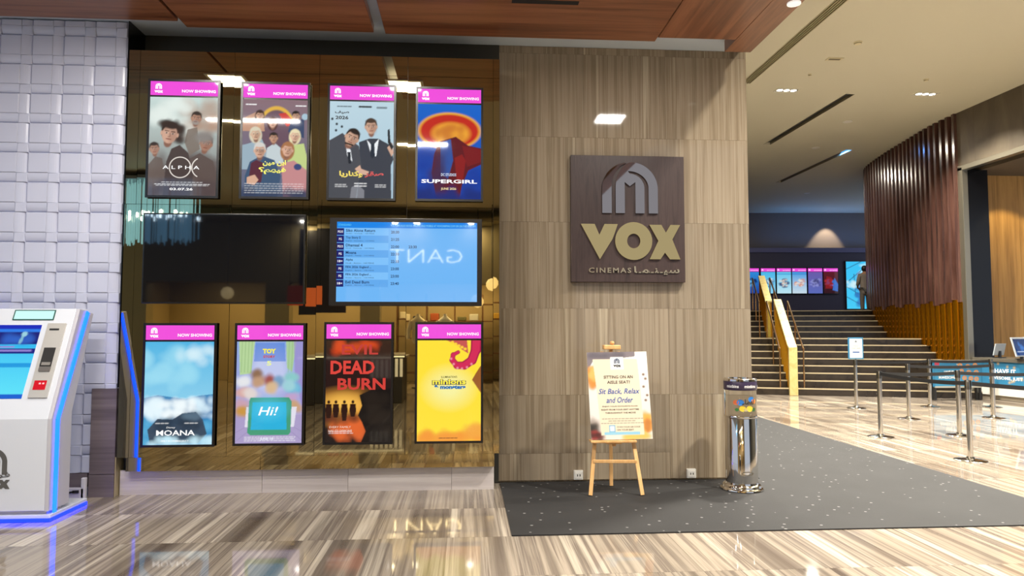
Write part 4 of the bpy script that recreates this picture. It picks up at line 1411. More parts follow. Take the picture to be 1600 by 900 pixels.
proto = None
posts = []
for (x, y), lb in ST:
    if proto is None:
        proto = e = make_stanchion(x, y)
    else:
        e = proto.copy()
        COL.objects.link(e)
        e.location = (x, y, 0)
        ORG[e] = Vector((x, y, 0))
        for ch in list(proto.children):
            k = ch.copy()
            COL.objects.link(k)
            k.parent = e
            ORG[k] = ORG[e]
    e['label'] = lb
    posts.append(e)


def belt(i, j):
    a, b = Vector((*ST[i][0], .925)), Vector((*ST[j][0], .925))
    d = (b - a).normalized()
    a, b = a + d * .039, b - d * .039
    mb = MB()
    n_ = Vector((d.y, -d.x, 0)) * .0015
    m_ = 8
    L = (b - a).length
    P_ = []
    for k in range(m_ + 1):
        t = k / m_
        p = a.lerp(b, t)
        p.z -= .016 * L * (1 - (2 * t - 1) ** 2)
        P_.append(p)
    for p, q in zip(P_, P_[1:]):
        h_ = Vector((0, 0, .025))
        mb.hexa([p - h_ - n_, q - h_ - n_, q - h_ + n_, p - h_ + n_, p + h_ - n_, q + h_ - n_, q + h_ + n_, p + h_ + n_])
    return mb.build('belt', belt_m, posts[i])


for i, j in list(BELT.items()) + [(1, 5)]:
    belt(i, j)
# notice frame on the rear left post
nf = empty('notice_frame', (7.78, 13.45, .968), 'small blue framed notice standing on top of a barrier post', 'sign')
MB().box(7.625, 13.44, .975, 7.935, 13.46, 1.405).build('frame', P('frame_blue', '2c7aa8', .4), nf, bevel=.004)
MB().tube([(7.78, 13.45, .966), (7.78, 13.45, .98)], .02, 12).build('mount', chrome, nf)
fr = Frame((7.65, 13.438, 1.0))
plate('paper', [rect(0, 0, .26, .38)], fr, P('paper_white', 'e4ece8', .5), nf, d=0, th=.001)
slate = P('ink_slate', '3c4c6a', .6)
plate('emblem', emblem(.13, .325, .04), fr, slate, nf, d=.001)
txt('lettering', 'PLEASE', fr, .13, .235, .09, .020, slate, nf)
txt('lettering', 'WAIT HERE', fr, .13, .19, .18, .026, slate, nf)
plate('blue_line', [rect(.06, .10, .20, .125)], fr, ink_blue, nf, d=.001)

# ------------------------------------------------------------------ STAIRCASE
def curve_hit(v):
    """how far along u the step at depth v runs before it meets the curved wall"""
    u = 1.0
    while u < 9:
        p = S0 + SV * v + SU * u
        for (x0, y0), (x1, y1) in zip(CC, CC[1:]):
            if y0 <= p.y < y1:
                if p.x > x0 + (x1 - x0) * (p.y - y0) / (y1 - y0): return u
        if p.y < CC[0][1] and p.x > 11.6: return u
        u += .02
    return 9


strs = empty('staircase', S0, 'wide dark marble staircase rising to the screens level', 'stairs')
strip_m = P('nosing_beige', 'b0a184', .35)
VEND = 16.0
for k in range(13):
    v0 = VK[k]
    # left end follows the hall's hidden side, right end the curved wall
    u0a = -4.6
    u1a = curve_hit(v0 + .05) + .03
    u1b = curve_hit(min(v0 + 2.2, 7.3)) + .05
    a = S0 + SV * v0
    z0, z1 = k * RISE, (k + 1) * RISE
    far = S0 + SV * (v0 + 2.6)
    u1f = u1b
    st = MB().hexa([a + SU * u0a + Vector((0, 0, z0)), a + SU * u1a + Vector((0, 0, z0)), far + SU * u1f + Vector((0, 0, z0)), far + SU * u0a + Vector((0, 0, z0)),
                    a + SU * u0a + Vector((0, 0, z1)), a + SU * u1a + Vector((0, 0, z1)), far + SU * u1f + Vector((0, 0, z1)), far + SU * u0a + Vector((0, 0, z1))]).build('step', dark_marble, strs)
    if k == 12:
        # the landing runs back to the far wall
        q = [a + SU * u0a, a + SU * u1a, Vector((14.2, 22.7, 0)), Vector((17.4, 23.25, 0)), AR_ * 15.2 + AF * 29.98, AR_ * 1.2 + AF * 29.98]
        MB().prism([p + Vector((0, 0, z1 - .15)) for p in q], (0, 0, .15)).build('landing', dark_marble, strs)
    n_ = MB().obox(a, SU, SV, (0, 0, 1), u0a, -.004, z1 - .026, u1a, .03, z1 + .002)
    n_.build('nosing', strip_m, st)

# ------------------------------------------------------------------ GOLD BANISTER up the middle
ban = empty('gold_banister', S0, 'polished gold banister with handrails up the middle of the dark stairs', 'banister')
gpale = grain('gold_cap', [(.3, 'e6cf7c'), (.5, 'f4e2a0'), (.7, 'd8ba66')], (3, 3, 3), rough=.35, metal=.7, detail=4, distort=1, rand=False)
Bp = lambda u, v, z: S0 + SU * u + SV * v + Vector((0, 0, z))


def flight(v0, z0, v1, z1, zb0, zb1, fu):
    # fu: fluted infill under a sloping cap
    MB().hexa([Bp(-.10, v0, z0 - .06), Bp(.10, v0, z0 - .06), Bp(.10, v1, z1 - .06), Bp(-.10, v1, z1 - .06), Bp(-.10, v0, z0), Bp(.10, v0, z0), Bp(.10, v1, z1), Bp(-.10, v1, z1)]).build('cap', gpale, ban, bevel=.008)
    n_ = int((v1 - v0) / .12)
    for i in range(n_):
        v = v0 + .06 + (v1 - v0 - .08) * i / max(n_ - 1, 1)
        zt = z0 + (z1 - z0) * (v - v0) / (v1 - v0) - .05
        p = Bp(0, v, 0)
        zb = stair_z(p.x, p.y) + .002
        MB().prism([Bp(-.085, v - .055, zb), Bp(-.05, v, zb), Bp(.05, v, zb), Bp(.085, v - .055, zb), Bp(.05, v + .02, zb), Bp(-.05, v + .02, zb)], (0, 0, zt - zb)).build('gold_flute', gold, ban)


MB().hexa([Bp(-.095, -.14, 0), Bp(.095, -.14, 0), Bp(.095, -.01, 0), Bp(-.095, -.01, 0), Bp(-.095, -.14, 1.14), Bp(.095, -.14, 1.14), Bp(.095, -.01, 1.19), Bp(-.095, -.01, 1.19)]).build('newel_panel', gpale, ban, bevel=.006)
flight(-.01, 1.17, 2.45, 2.38, .165, 1.15, True)
flight(4.4, 2.42, 6.2, 3.30, 1.3, 2.1, True)
rail_m = P('rail_rose_gold', 'c8a47a', .2, 1)
for sgn in (-1, 1):
    for (v0, za, v1, zb) in ((.10, 1.10, 2.5, 2.32), (4.4, 2.36, 6.3, 3.22)):
        MB().tube([Bp(sgn * .27, v0, za), Bp(sgn * .27, v1, zb)], .024, 10).build('handrail', rail_m, ban, smooth=True)
        for v in (v0, (v0 + v1) / 2, v1):
            p = Bp(sgn * .27, v, 0)
            zt = za + (zb - za) * (v - v0) / (v1 - v0)
            MB().tube([Bp(sgn * .27, v, stair_z(p.x, p.y)), Bp(sgn * .27, v, zt)], .019, 8).build('rail_post', rail_m, ban, smooth=True)
spot('banister_fill_spot', (5.6, 12.2, 6.6), (7.9, 17.2, 1.5), 420, 26, (1, .88, .6), .6)  # added spot without a fixture, brightens the gold

# ------------------------------------------------------------------ FAR SCREENS on the landing wall
FZ0, FZ1 = 3.06, 4.16
far_l = [12.02, 12.705, 13.385, 14.065, 14.75, 15.42]
# lateral positions in the hall-axis frame
def lat(x, y): return x * math.cos(YAW) - y * math.sin(YAW)
AX = [lat(12.02, 29.25), lat(12.72, 29.2), lat(13.4, 29.16), lat(14.06, 29.11), lat(14.74, 29.06), lat(15.41, 29.02)]
FA = [('2f8ad8', '1c3c98', ['0f1c50', '58b0e8'], 'far poster screen at the left end, half hidden by the pillar edge'), ('48b8e8', '8cd0ec', ['1a4a80', 'd0ecf8'], 'far poster screen behind the top of the gold banister'),
      ('5cc4ec', 'bce4f0', ['384a78', 'e8d8c8'], 'far pale blue poster screen with two dark figures'), ('3c9ae0', 'c8dce8', ['d09080', 'e8e4dc'], 'far blue poster screen with a pink and white crowd'),
      ('6a5ca8', '5a6ab8', ['8c90d0', '38386c'], 'far violet poster screen with a pale shape'), ('5c1c28', '301820', ['c03030', '3878d0'], 'far dark red poster screen at the right end of the row')]
for i, (a0, (c1, c2, spots, lb)) in enumerate(zip(AX, FA)):
    base = AR_ * a0 + AF * 29.9
    e = empty('far_screen', base + Vector((0, 0, FZ0)), lb, 'screen', 'poster screens on the far wall')
    fr = Frame(base + Vector((0, 0, FZ0)), AR_, (0, 0, 1))
    MB().obox(base, AR_, AF, (0, 0, 1), -.02, .02, FZ0 - .02, .635, .095, FZ1 + .02).build('housing', bezel_m, e)
    plate('header_band', [rect(0, .95, .615, 1.09)], fr, pink, e, d=-.018, th=.002)
    plate('emblem', emblem(.07, 1.02, .07), fr, white_t, e, d=-.015)
    txt('header_lettering', 'NOW SHOWING', fr, .42, 1.0, .32, .04, white_t, e, d=-.015)
    c = Pic(26, 40, c1, c2)
    c.rng = np.random.default_rng(20 + i)
    c.cloud(.5, .8, .3, .25, spots[0], .8, 14, .12)
    c.cloud(.5, .75, .3, .25, spots[1], .7, 16, .07)
    if i == 5:
        c.poly([(.2, .3), (.55, .4), (.6, 1.2), (.1, 1.2)], '8c2028', .8)
        c.poly([(.75, .4), (1, .9), (.95, 1.4), (.6, 1.3)], '3c7ad8', .8)
    if i in (2, 3):
        c.band(.12, .2, '1c70c0', .5)
    c.mesh('screen', fr, 0, .01, .615, .935, SCREEN, e, d=-.018)
# tall picture screen to the right
b0 = lat(16.38, 28.95)
base = AR_ * b0 + AF * 29.9
e = empty('tall_screen', base + Vector((0, 0, 2.41)), 'tall glowing blue picture screen on the far wall beside the curved slats', 'screen')
MB().obox(base, AR_, AF, (0, 0, 1), -.03, .02, 2.38, 1.13, .095, 4.47).build('housing', bezel_m, e)
c = Pic(40, 75, '2cc0f4', '3cc8f4')
c.rng = np.random.default_rng(5)
c.cloud(.8, .2, .2, .2, 'c8f4fc', .7, 12, .1)
for a in (((0, .3), (.6, 0)), ((.05, .8), (.9, .1)), ((0, 1.0), (.5, 1.3)), ((0, 1.4), (.6, 1.75)), ((.3, .5), (.35, 1.3))):
    c.line(list(a), .03, '1a3a6a', .8)
c.cloud(.7, .75, .2, .35, '8a90b8', .7, 18, .12)
c.cloud(.6, 1.3, .2, .4, '1a60b0', .6, 16, .12)
c.cloud(.25, .9, .2, .1, 'd8f4f8', .7, 10, .08)
c.mesh('screen', Frame(base + Vector((0, 0, 2.41)), AR_, (0, 0, 1)), 0, 0, 1.10, 2.03, SCREEN, e, d=-.018)

# ------------------------------------------------------------------ PERSON at the head of the stairs
LZ = 13 * RISE
pp = AR_ * lat(14.92, 25.05) + AF * 26.0
px_, py_ = pp.x, pp.y
pe = empty('person', (px_, py_, LZ), 'person in a loose grey-beige coat standing at the head of the stairs, back turned', 'person')


def skin(name, verts, edges, radii, mat, parent, lv=2):
    me = bpy.data.meshes.new(name)
    o0 = ORG[parent]
    me.from_pydata([tuple(Vector(v) - o0) for v in verts], edges, [])
    me.materials.append(mat)
    o = bpy.data.objects.new(name, me)
    COL.objects.link(o)
    o.parent = parent
    ORG[o] = o0
    md = o.modifiers.new('skin', 'SKIN')
    for i, r_ in enumerate(radii):
        sv = me.skin_vertices[0].data[i]
        sv.radius = r_ if isinstance(r_, tuple) else (r_, r_)
        sv.use_root = i == 0
    md.use_smooth_shade = True
    o.modifiers.new('sub', 'SUBSURF').render_levels = lv
    o.modifiers['sub'].levels = 1
    return o


# x across (hall axis right), y towards the far wall, z up: the figure faces away
G = lambda x, y, z: tuple(pp + AR_ * x + AF * y + Vector((0, 0, LZ + z)))
V_ = [G(0, 0, .95), G(0, .01, 1.12), G(0, 0, 1.32), G(0, 0, 1.46), G(0, .01, 1.54), G(0, .02, 1.62), G(0, .02, 1.72),
      G(.17, 0, 1.42), G(.23, .01, 1.16), G(.24, .06, .93), G(.24, .09, .84), G(-.17, 0, 1.42), G(-.23, .01, 1.16), G(-.22, .12, .98), G(-.19, .17, .92),
      G(.10, 0, .88), G(.11, .01, .50), G(.115, -.01, .10), G(.12, .12, .035), G(-.10, 0, .88), G(-.11, .02, .50), G(-.115, 0, .10), G(-.13, .13, .035)]
E_ = [(0, 1), (1, 2), (2, 3), (3, 4), (4, 5), (5, 6), (3, 7), (7, 8), (8, 9), (9, 10), (3, 11), (11, 12), (12, 13), (13, 14), (0, 15), (15, 16), (16, 17), (17, 18), (0, 19), (19, 20), (20, 21), (21, 22)]
R_ = [(.16, .11), (.15, .105), (.17, .11), (.11, .08), .055, (.085, .1), (.07, .085), .06, .045, .036, .03, .06, .045, .036, .03, .085, .06, .045, .038, .085, .06, .045, .038]
skin('body', V_, E_, R_, P('skin_brown', 'a87a5c', .55), pe)
coat = P('coat_grey_beige', '8a7f74', .8)
V_ = [G(0, 0, .62), G(0, 0, .95), G(0, 0, 1.2), G(0, 0, 1.38), G(0, 0, 1.47), G(.19, 0, 1.41), G(.245, .01, 1.16), G(.25, .05, .96), G(-.19, 0, 1.41), G(-.245, .01, 1.16), G(-.235, .1, 1.01)]
skin('coat', V_, [(0, 1), (1, 2), (2, 3), (3, 4), (3, 5), (5, 6), (6, 7), (3, 8), (8, 9), (9, 10)], [(.23, .17), (.2, .15), (.2, .145), (.18, .13), .075, .085, .07, .06, .085, .07, .06], coat, pe)
trs = P('trousers_grey', '6f675e', .8)
V_ = [G(0, 0, .9), G(.10, 0, .85), G(.11, .01, .5), G(.115, -.01, .09), G(-.10, 0, .85), G(-.11, .02, .5), G(-.115, 0, .09)]
skin('trousers', V_, [(0, 1), (1, 2), (2, 3), (0, 4), (4, 5), (5, 6)], [(.17, .13), .11, .085, .07, .11, .085, .07], trs, pe)
hb = MB()
hb.lathe([(0, 1.53), (.06, 1.55), (.10, 1.62), (.105, 1.68), (.08, 1.75), (.04, 1.775), (0, 1.78)], px_ + .0, py_ + .01, 20, LZ)
hb.build('hair', P('hair_black', '17120f', .5), pe, smooth=True)

# ------------------------------------------------------------------ FOOD COUNTER in the framed opening
blue_b = P('banner_blue', '2b739c', .5)
ct = empty('food_counter', (12.6, 13.6, 0), 'white-based food counter with blue printed front inside the tall grey frame', 'counter')
fa_, fb_ = Vector((11.72, 15.36, 0)), Vector((12.25, 12.4, 0))
cu_ = (fb_ - fa_).normalized()
cn = Vector((-cu_.y, cu_.x, 0))
if cn.x < 0: cn = -cn
L = (fb_ - fa_).length
MB().obox(fa_, cu_, cn, (0, 0, 1), 0, .05, 0, L, .9, .10).build('plinth', P('counter_plinth', '9a9080', .4), ct)
MB().obox(fa_, cu_, cn, (0, 0, 1), 0, 0, .10, L, .9, .30).build('base', P('counter_white', 'dcdad2', .35), ct)
MB().obox(fa_, cu_, cn, (0, 0, 1), 0, .02, .30, L, .9, .84).build('body', P('counter_body', '4a463f', .4), ct)
MB().obox(fa_, cu_, cn, (0, 0, 1), -.03, -.04, .84, L, .95, .92).build('worktop', P('worktop_grey', '5f5b52', .25), ct, bevel=.006)
bfrm = Frame(fa_ + Vector((0, 0, .28)), cu_, (0, 0, 1))
sgn_ = -1 if bfrm.n.dot(cn) > 0 else 1
c = Pic(120, 24, '2b739c', '2f7aa4')
c.rng = np.random.default_rng(9)
for i in range(26):
    c.ell(c.rng.uniform(0, 1), c.rng.uniform(0, .2), .006, .008, 'd8b060')
def counter_print(parent, fr_, w_, h_, d, img):
    img.mesh('printed_front', fr_, 0, 0, w_, h_, PRINT, parent, d=d)
counter_print(ct, bfrm, L, .56, -.004 * -sgn_ if sgn_ < 0 else .004, c)
for k_, x in enumerate((.75, 2.2)):
    txt('lettering', 'HAVE IT', bfrm, x, .36, .50, .10, ink_white, ct, d=.006, bold=.03)
    txt('lettering', 'AWESOME, JUST', bfrm, x, .20, .80, .09, ink_white, ct, d=.006, bold=.02)
bt = empty('banner_stand', (11.0, 14.85, 0), 'blue printed front of a low stand, pictures of round snacks, left of the counter', 'counter')
MB().box(10.30, 14.76, .30, 11.42, 14.80, .84).build('panel', blue_b, bt)
MB().box(10.28, 14.74, .84, 11.42, 14.95, .885).build('top', P('worktop_grey', '5f5b52', .25), bt, bevel=.004)
for x in (10.32, 11.36):
    MB().box(x, 14.78, 0, x + .05, 14.82, .84).build('leg', P('leg_black', '1c1c1e', .4), bt)
    MB().box(x, 14.89, 0, x + .05, 14.93, .84).build('leg', P('leg_black', '1c1c1e', .4), bt)
MB().box(10.32, 14.75, .28, 11.40, 14.81, .315).build('bottom_rail', P('rail_grey', 'a8a498', .4), bt)
c = Pic(70, 34, '2b739c', '3584ac')
c.rng = np.random.default_rng(4)
c.poly([(.0, .0), (.10, .0), (.10, .06), (0, .06)], 'b03a50')
for x, y in ((.55, .06), (.72, .08), (.88, .06), (.58, .18), (.74, .2), (.9, .2), (.64, .32), (.78, .33), (.90, .34), (.5, .3)):
    c.ell(x, y, .05, .045, 'c8843e')
    c.ell(x, y, .018, .016, '4a90b0')
for i in range(10):
    c.ell(c.rng.uniform(0, .5), c.rng.uniform(0, .48), .01, .01, 'e0c080')
bf2 = Frame((10.33, 14.758, .315), (1, 0, 0), (0, 0, 1))
c.mesh('printed_front', bf2, 0, 0, 1.06, .52, PRINT, bt, d=.001)
txt('lettering', 'HAVE IT', bf2, .32, .30, .22, .08, ink_white, bt, d=.004, bold=.03)
txt('lettering', 'AWESOME', bf2, .28, .19, .40, .06, ink_white, bt, d=.004, bold=.02)
# till screens and cups on the counter
def till(label, o, ang, sc):
    e = empty('till_screen', o, label, 'till')
    r_, f_ = Vector((math.cos(ang), math.sin(ang), 0)), Vector((-math.sin(ang), math.cos(ang), 0))
    MB().obox(o, r_, f_, (0, 0, 1), -.10, -.08, 0, .10, .10, .02).build('foot', P('till_dark', '1e2024', .4), e, bevel=.004)
    up = (Vector((0, 0, 1)) + f_ * .25).normalized()
    MB().obox(Vector(o) + Vector((0, 0, .02)), r_, f_, (0, 0, 1), -.03, .0, 0, .03, .04, .14).build('neck', P('till_dark', '1e2024', .4), e)
    MB().obox(Vector(o) + Vector((0, 0, .06)), r_, f_, up, -.20 * sc, -.03, 0, .20 * sc, .0, .34 * sc).build('panel', P('till_silver', 'aab2ba', .35), e, bevel=.006)
    fr_ = Frame(Vector(o) + Vector((0, 0, .06)) - f_ * .032 - r_ * .18 * sc, r_, up)
    c = Pic(24, 20, '0f2a5a', '1c4484')
    c.rng = np.random.default_rng(2)
    c.cloud(.6, .4, .3, .2, '3a78c8', .7, 10, .1)
    c.rows(.1, .9, .65, .06, 'c8d8f0', .8)
    c.mesh('screen', fr_, 0, .03, .36 * sc, .31 * sc, SCREEN, e, d=.001)
    return e
till('silver-rimmed blue till screen at the near end of the food counter', (11.93, 14.22, .92), R(20), 1.25)
till('dark-backed till seen from behind farther along the food counter', (11.98, 14.95, .92), R(195), .8)
pk = empty('cup_display', (12.0, 14.05, .92), 'tall slim stand holding a golden popcorn tub on the counter', 'stand')
MB().lathe([(.07, 0), (.07, .012), (.015, .02), (.012, .50), (.07, .51), (.07, .52)], 12.12, 14.1, 20, .92).build('stand', P('till_dark', '1e2024', .4), pk, smooth=True)
MB().lathe([(.06, .522), (.085, .70), (.08, .70)], 12.12, 14.1, 20, .92).build('tub', P('tub_orange', 'c8783a', .5), pk, smooth=True)
pcm = MB()
for i in range(26):
    a, r_ = random.uniform(0, 6.28), random.uniform(0, .07)
    pcm.lathe([(0, -.02), (.018, -.008), (.02, .006), (0, .02)], 12.12 + r_ * math.cos(a), 14.1 + r_ * math.sin(a), 6, .92 + .71 + random.uniform(0, .05))
o = pcm.build('popcorn', P('popcorn', 'e8c070', .7), pk, smooth=True)
o['kind'] = 'stuff'

# ------------------------------------------------------------------ CEILING FITTINGS
lens = P('lamp_lens', 'ffffff', .3, emit='fff4e0', es=9)
fix_w = P('fixture_white', 'e4e0d2', .4)
well_m = P('lamp_well', '8c8678', .4)
for i, (x, y) in enumerate(HALL_LAMPS):
    lb = ('triple recessed downlight in the cream ceiling near the pillar', 'triple recessed downlight in the cream ceiling near the slatted wall', 'triple downlight overhead beside the long diffuser, over the carpet edge', 'triple downlight overhead above the foremost barrier post', 'triple downlight overhead beside the tall framed opening', 'triple downlight nearest the camera, beside the soffit', 'triple downlight nearest the camera, over the middle of the hall', 'triple downlight nearest the camera, beside the right wall', 'triple downlight hidden behind the stone pillar')[i]
    e = empty('triple_downlight', (x, y, HC), lb, 'ceiling light', 'triple downlights')
    MB().box(x - .25, y - .11, HC - .012, x + .25, y - .09, HC - .001).box(x - .25, y + .09, HC - .012, x + .25, y + .11, HC - .001).box(x - .25, y - .09, HC - .012, x - .23, y + .09, HC - .001).box(x + .23, y - .09, HC - .012, x + .25, y + .09, HC - .001).build('frame', fix_w, e)
    MB().box(x - .23, y - .09, HC - .006, x + .23, y + .09, HC - .001).build('well', well_m, e)
    for dx in (-.15, 0, .15):
        MB().lathe([(.0, -.011), (.055, -.009), (.062, -.007)][::-1] + [], x + dx, y, 16, HC).build('lamp', lens, e, smooth=True)
for i, (x, y) in enumerate(LOBBY_LAMPS):
    e = empty('square_downlight', (x, y, 4.5), ('square ceiling lamp over the left poster columns, seen in the bronze mirror', 'square ceiling lamp at the soffit gap, seen in the bronze mirror', 'square ceiling lamp mirrored high on the polished pillar')[i], 'ceiling light', 'square lamps in the timber soffit')
    MB().box(x - .22, y - .22, 4.488, x + .22, y - .19, 4.499).box(x - .22, y + .19, 4.488, x + .22, y + .22, 4.499).box(x - .22, y - .19, 4.488, x - .19, y + .19, 4.499).box(x + .19, y - .19, 4.488, x + .22, y + .19, 4.499).build('frame', fix_w, e)
    MB().box(x - .19, y - .19, 4.493, x + .19, y + .19, 4.499).build('diffuser', P('diffuser', 'ffffff', .4, emit='fff2dc', es=6), e)
for (x0, x1, y, p), lb in zip(STRIPS, ('long thin ceiling lamp behind the soffit, mirrored as a streak over the middle posters', 'short thin ceiling lamp behind the soffit, mirrored as a streak at the second poster')):
    e = empty('strip_lamp', ((x0 + x1) / 2, y, 4.59), lb, 'ceiling light')
    MB().box(x0 - .03, y - .07, 4.58, x1 + .03, y - .05, 4.589).box(x0 - .03, y + .05, 4.58, x1 + .03, y + .07, 4.589).build('frame', fix_w, e)
    MB().box(x0, y - .05, 4.586, x1, y + .05, 4.589).build('diffuser', P('diffuser', 'ffffff', .4, emit='fff2dc', es=6), e)
cnp = MB().box(-9, -4.198, 4.26, 3.0, -3.55, 4.36).build('trim_3', olive)
tag(cnp, kind='structure')
for x, lb in zip(CANOPY, ('round canopy lamp across the mall, mirrored right of the blank screen', 'round canopy lamp across the mall, mirrored over the timetable, left one', 'round canopy lamp across the mall, mirrored over the timetable, middle one', 'round canopy lamp across the mall, mirrored at the timetable right corner')):
    e = empty('canopy_lamp', (x, -3.85, 4.26), lb, 'ceiling light', 'round lamps under the shop canopy')
    MB().lathe([(.11, 0), (.11, -.012), (.085, -.014)][::-1], x, -3.85, 20, 4.26).build('trim_ring', fix_w, e, smooth=True)
    MB().lathe([(.0, -.010), (.085, -.010)][::-1], x, -3.85, 20, 4.26).build('lamp', lens, e, smooth=True)
# long slot diffuser nearest the pillar
sd = empty('slot_diffuser', (5.825, 8, HC), 'long black linear air diffuser in the cream ceiling beside the soffit', 'air diffuser')
MB().box(5.735, 2.0, HC + .10, 5.915, 13.9, HC + .12).build('backing', black_matte, sd)
for x in (5.722, 5.768, 5.814, 5.860, 5.906):
    MB().box(x, 2.0, HC - .004, x + .020, 13.9, HC + .06).build('blade', P('blade_bronze', 'a89e7c', .4), sd)
for (x0, x1, y0, y1), lb, m in ((SL[1], 'second dark linear slot in the cream ceiling, farther back', P('slot_inner', '3a3a3c', .4)), (SL[2], 'farthest linear slot in the ceiling, glowing blue at one end', P('slot_inner_violet', '40366a', .4))):
    e = empty('ceiling_slot', ((x0 + x1) / 2, (y0 + y1) / 2, HC), lb, 'ceiling slot')
    MB().box(x0 + .02, y0 + .02, HC + .06, x1 - .02, y1 - .02, HC + .09).build('inlay', m, e)
    MB().box(x0, y0, HC - .004, x0 + .012, y1, HC + .05).box(x1 - .012, y0, HC - .004, x1, y1, HC + .05).build('edge', P('slot_edge', '8e866c', .5), e)
    if x0 > 10:
        MB().box(x0 + .03, y0 + .05, HC + .045, x1 - .03, y0 + .5, HC + .059).build('lamp', em_mat('3a9af0', 1.6), e)
area_light('blue_slot_lamp', (10.95, 19.4, HC + .04), .12, .4, 18, (.15, .4, 1))
area_light('blue_ledge_lamp', tuple(AR_ * (b0 - .8) + AF * 29.9 + Vector((0, 0, 5.12))), 5.0, .10, 26, (.1, .35, 1), (R(180), 0, 0))
cds = MB().box(6.82, 12.42, HC - .012, 7.12, 12.56, HC - .001).build('speaker_grille', P('grille_frame', 'd0c6a4', .5), org=(6.97, 12.49, HC))
tag(cds, 'slim rectangular plate flush in the cream ceiling, past the long diffuser', 'ceiling fitting')
MB().box(6.86, 12.46, HC - .015, 7.08, 12.52, HC - .011).build('slot', P('grille_dark', '6a624a', .5), cds)
for (x, y), r_, lb in (((6.98, 11.72), .075, 'round smoke detector on the cream ceiling nearest the soffit'), ((9.42, 13.42), .05, 'small round sensor on the cream ceiling above the slatted wall'), ((6.9, 13.3), .035, 'tiny sprinkler head on the cream ceiling between plate and downlight')):
    e = empty('ceiling_detector', (x, y, HC), lb, 'detector')
    MB().lathe([(r_, 0), (r_, -.012), (r_ * .8, -.02), (r_ * .75, -.035), (0, -.04)][::-1], x, y, 20, HC).build('housing', P('detector_white', 'd6cca8', .5), e, smooth=True)
    MB().lathe([(r_ * .83, -.022), (r_ * .83, -.030)], x, y, 20, HC).build('dark_ring', P('grille_dark', '6a624a', .5), e, smooth=True)
for (x, y), lb in (((9.42, 16.36), 'small round lamp in the ceiling past the second slot'), ((9.9, 18.85), 'small double lamp in the ceiling between the two far slots'), ((12.9, 25.3), 'small lamp in the dim ceiling near the far wall')):
    e = empty('small_downlight', (x, y, HC), lb, 'ceiling light')
    MB().lathe([(.11, 0), (.11, -.01), (.07, -.012)][::-1], x, y, 20, HC).build('trim_ring', fix_w, e, smooth=True)
    MB().lathe([(.0, -.006), (.07, -.006)][::-1], x, y, 20, HC).build('lamp', lens, e, smooth=True)
e = empty('soffit_spot', (2.93, 5.86, 4.5), 'small white round lamp at the edge of the timber beam', 'ceiling light')
MB().lathe([(.06, 0), (.06, -.012), (.04, -.014), (0, -.014)][::-1], 2.93, 5.9, 20, 4.5).build('lamp', P('spot_white', 'f0eee8', .4, emit='ffffff', es=.6), e, smooth=True)

# ------------------------------------------------------------------ ACROSS THE MALL, seen only in the bronze mirror
gl_w = P('sign_glow_white', 'ffffff', .3, emit='fff2dc', es=14)
gs = empty('shopfront_sign', (-.97, -4.18, 3.25), 'glowing white letters on the shop front across the mall, seen mirrored in the timetable screen', 'sign')
gfr = Frame((-.06, -4.198, 3.26), (-1, 0, 0), (0, 0, 1))
txt('sign_lettering', 'GANT', gfr, .92, .17, 1.84, .34, gl_w, gs, d=.004, th=.012, bold=-.024)
ch = empty('rod_chandelier', (-5.95, -.2, 4.5), 'wide chandelier of hanging glass rods glowing blue white, seen at the mirror edge', 'chandelier')
MB().box(-6.85, -.62, 4.44, -5.2, .22, 4.499).build('ceiling_plate', P('chandelier_plate', '8a8e96', .3, .8), ch)
rod = MB()
for i in range(130):
    x, y = random.uniform(-6.75, -5.25), random.uniform(-.55, .15)
    z0 = 3.22 + random.uniform(0, .18)
    rod.tube([(x, y, z0), (x, y, 4.44)], .011, 5)
o = rod.build('glass_rods', P('rod_glow', '30485a', .1, emit='7ab4dc', es=2.4), ch)
o['kind'] = 'stuff'
for i in range(26):
    x, y = -6.7 + i * .056, -.2 + .3 * math.sin(i * 1.7)
    MB().lathe([(0, -.05), (.03, -.03), (.034, 0), (.03, .03), (0, .05)], x, y, 8, 3.78 + .04 * math.sin(i * 2.9)).build('lamp_bulb', P('bulb_glow', 'ffffff', .3, emit='d8f0ff', es=22), ch, smooth=True)
# round pendant lamps
for (x, y, z), lb in (((-5.6, -3.2, 2.42), 'round cream pendant lamp in the cafe across the mall, seen mirrored at left'), ((.62, -2.4, 2.62), 'round cream pendant lamp seen mirrored between timetable and pillar'), ((.30, -3.0, 2.25), 'lower round cream pendant lamp seen mirrored between timetable and pillar')):
    e = empty('pendant_lamp', (x, y, 4.5), lb, 'lamp')
    MB().lathe([(0, -.15), (.09, -.12), (.14, -.04), (.14, .04), (.09, .12), (0, .15)], x, y, 20, z).build('globe', P('globe_glow', 'fff0d0', .3, emit='ffdf9a', es=2.2), e, smooth=True)
    MB().tube([(x, y, z + .14), (x, y, 4.499)], .008, 6).build('cord', black, e)
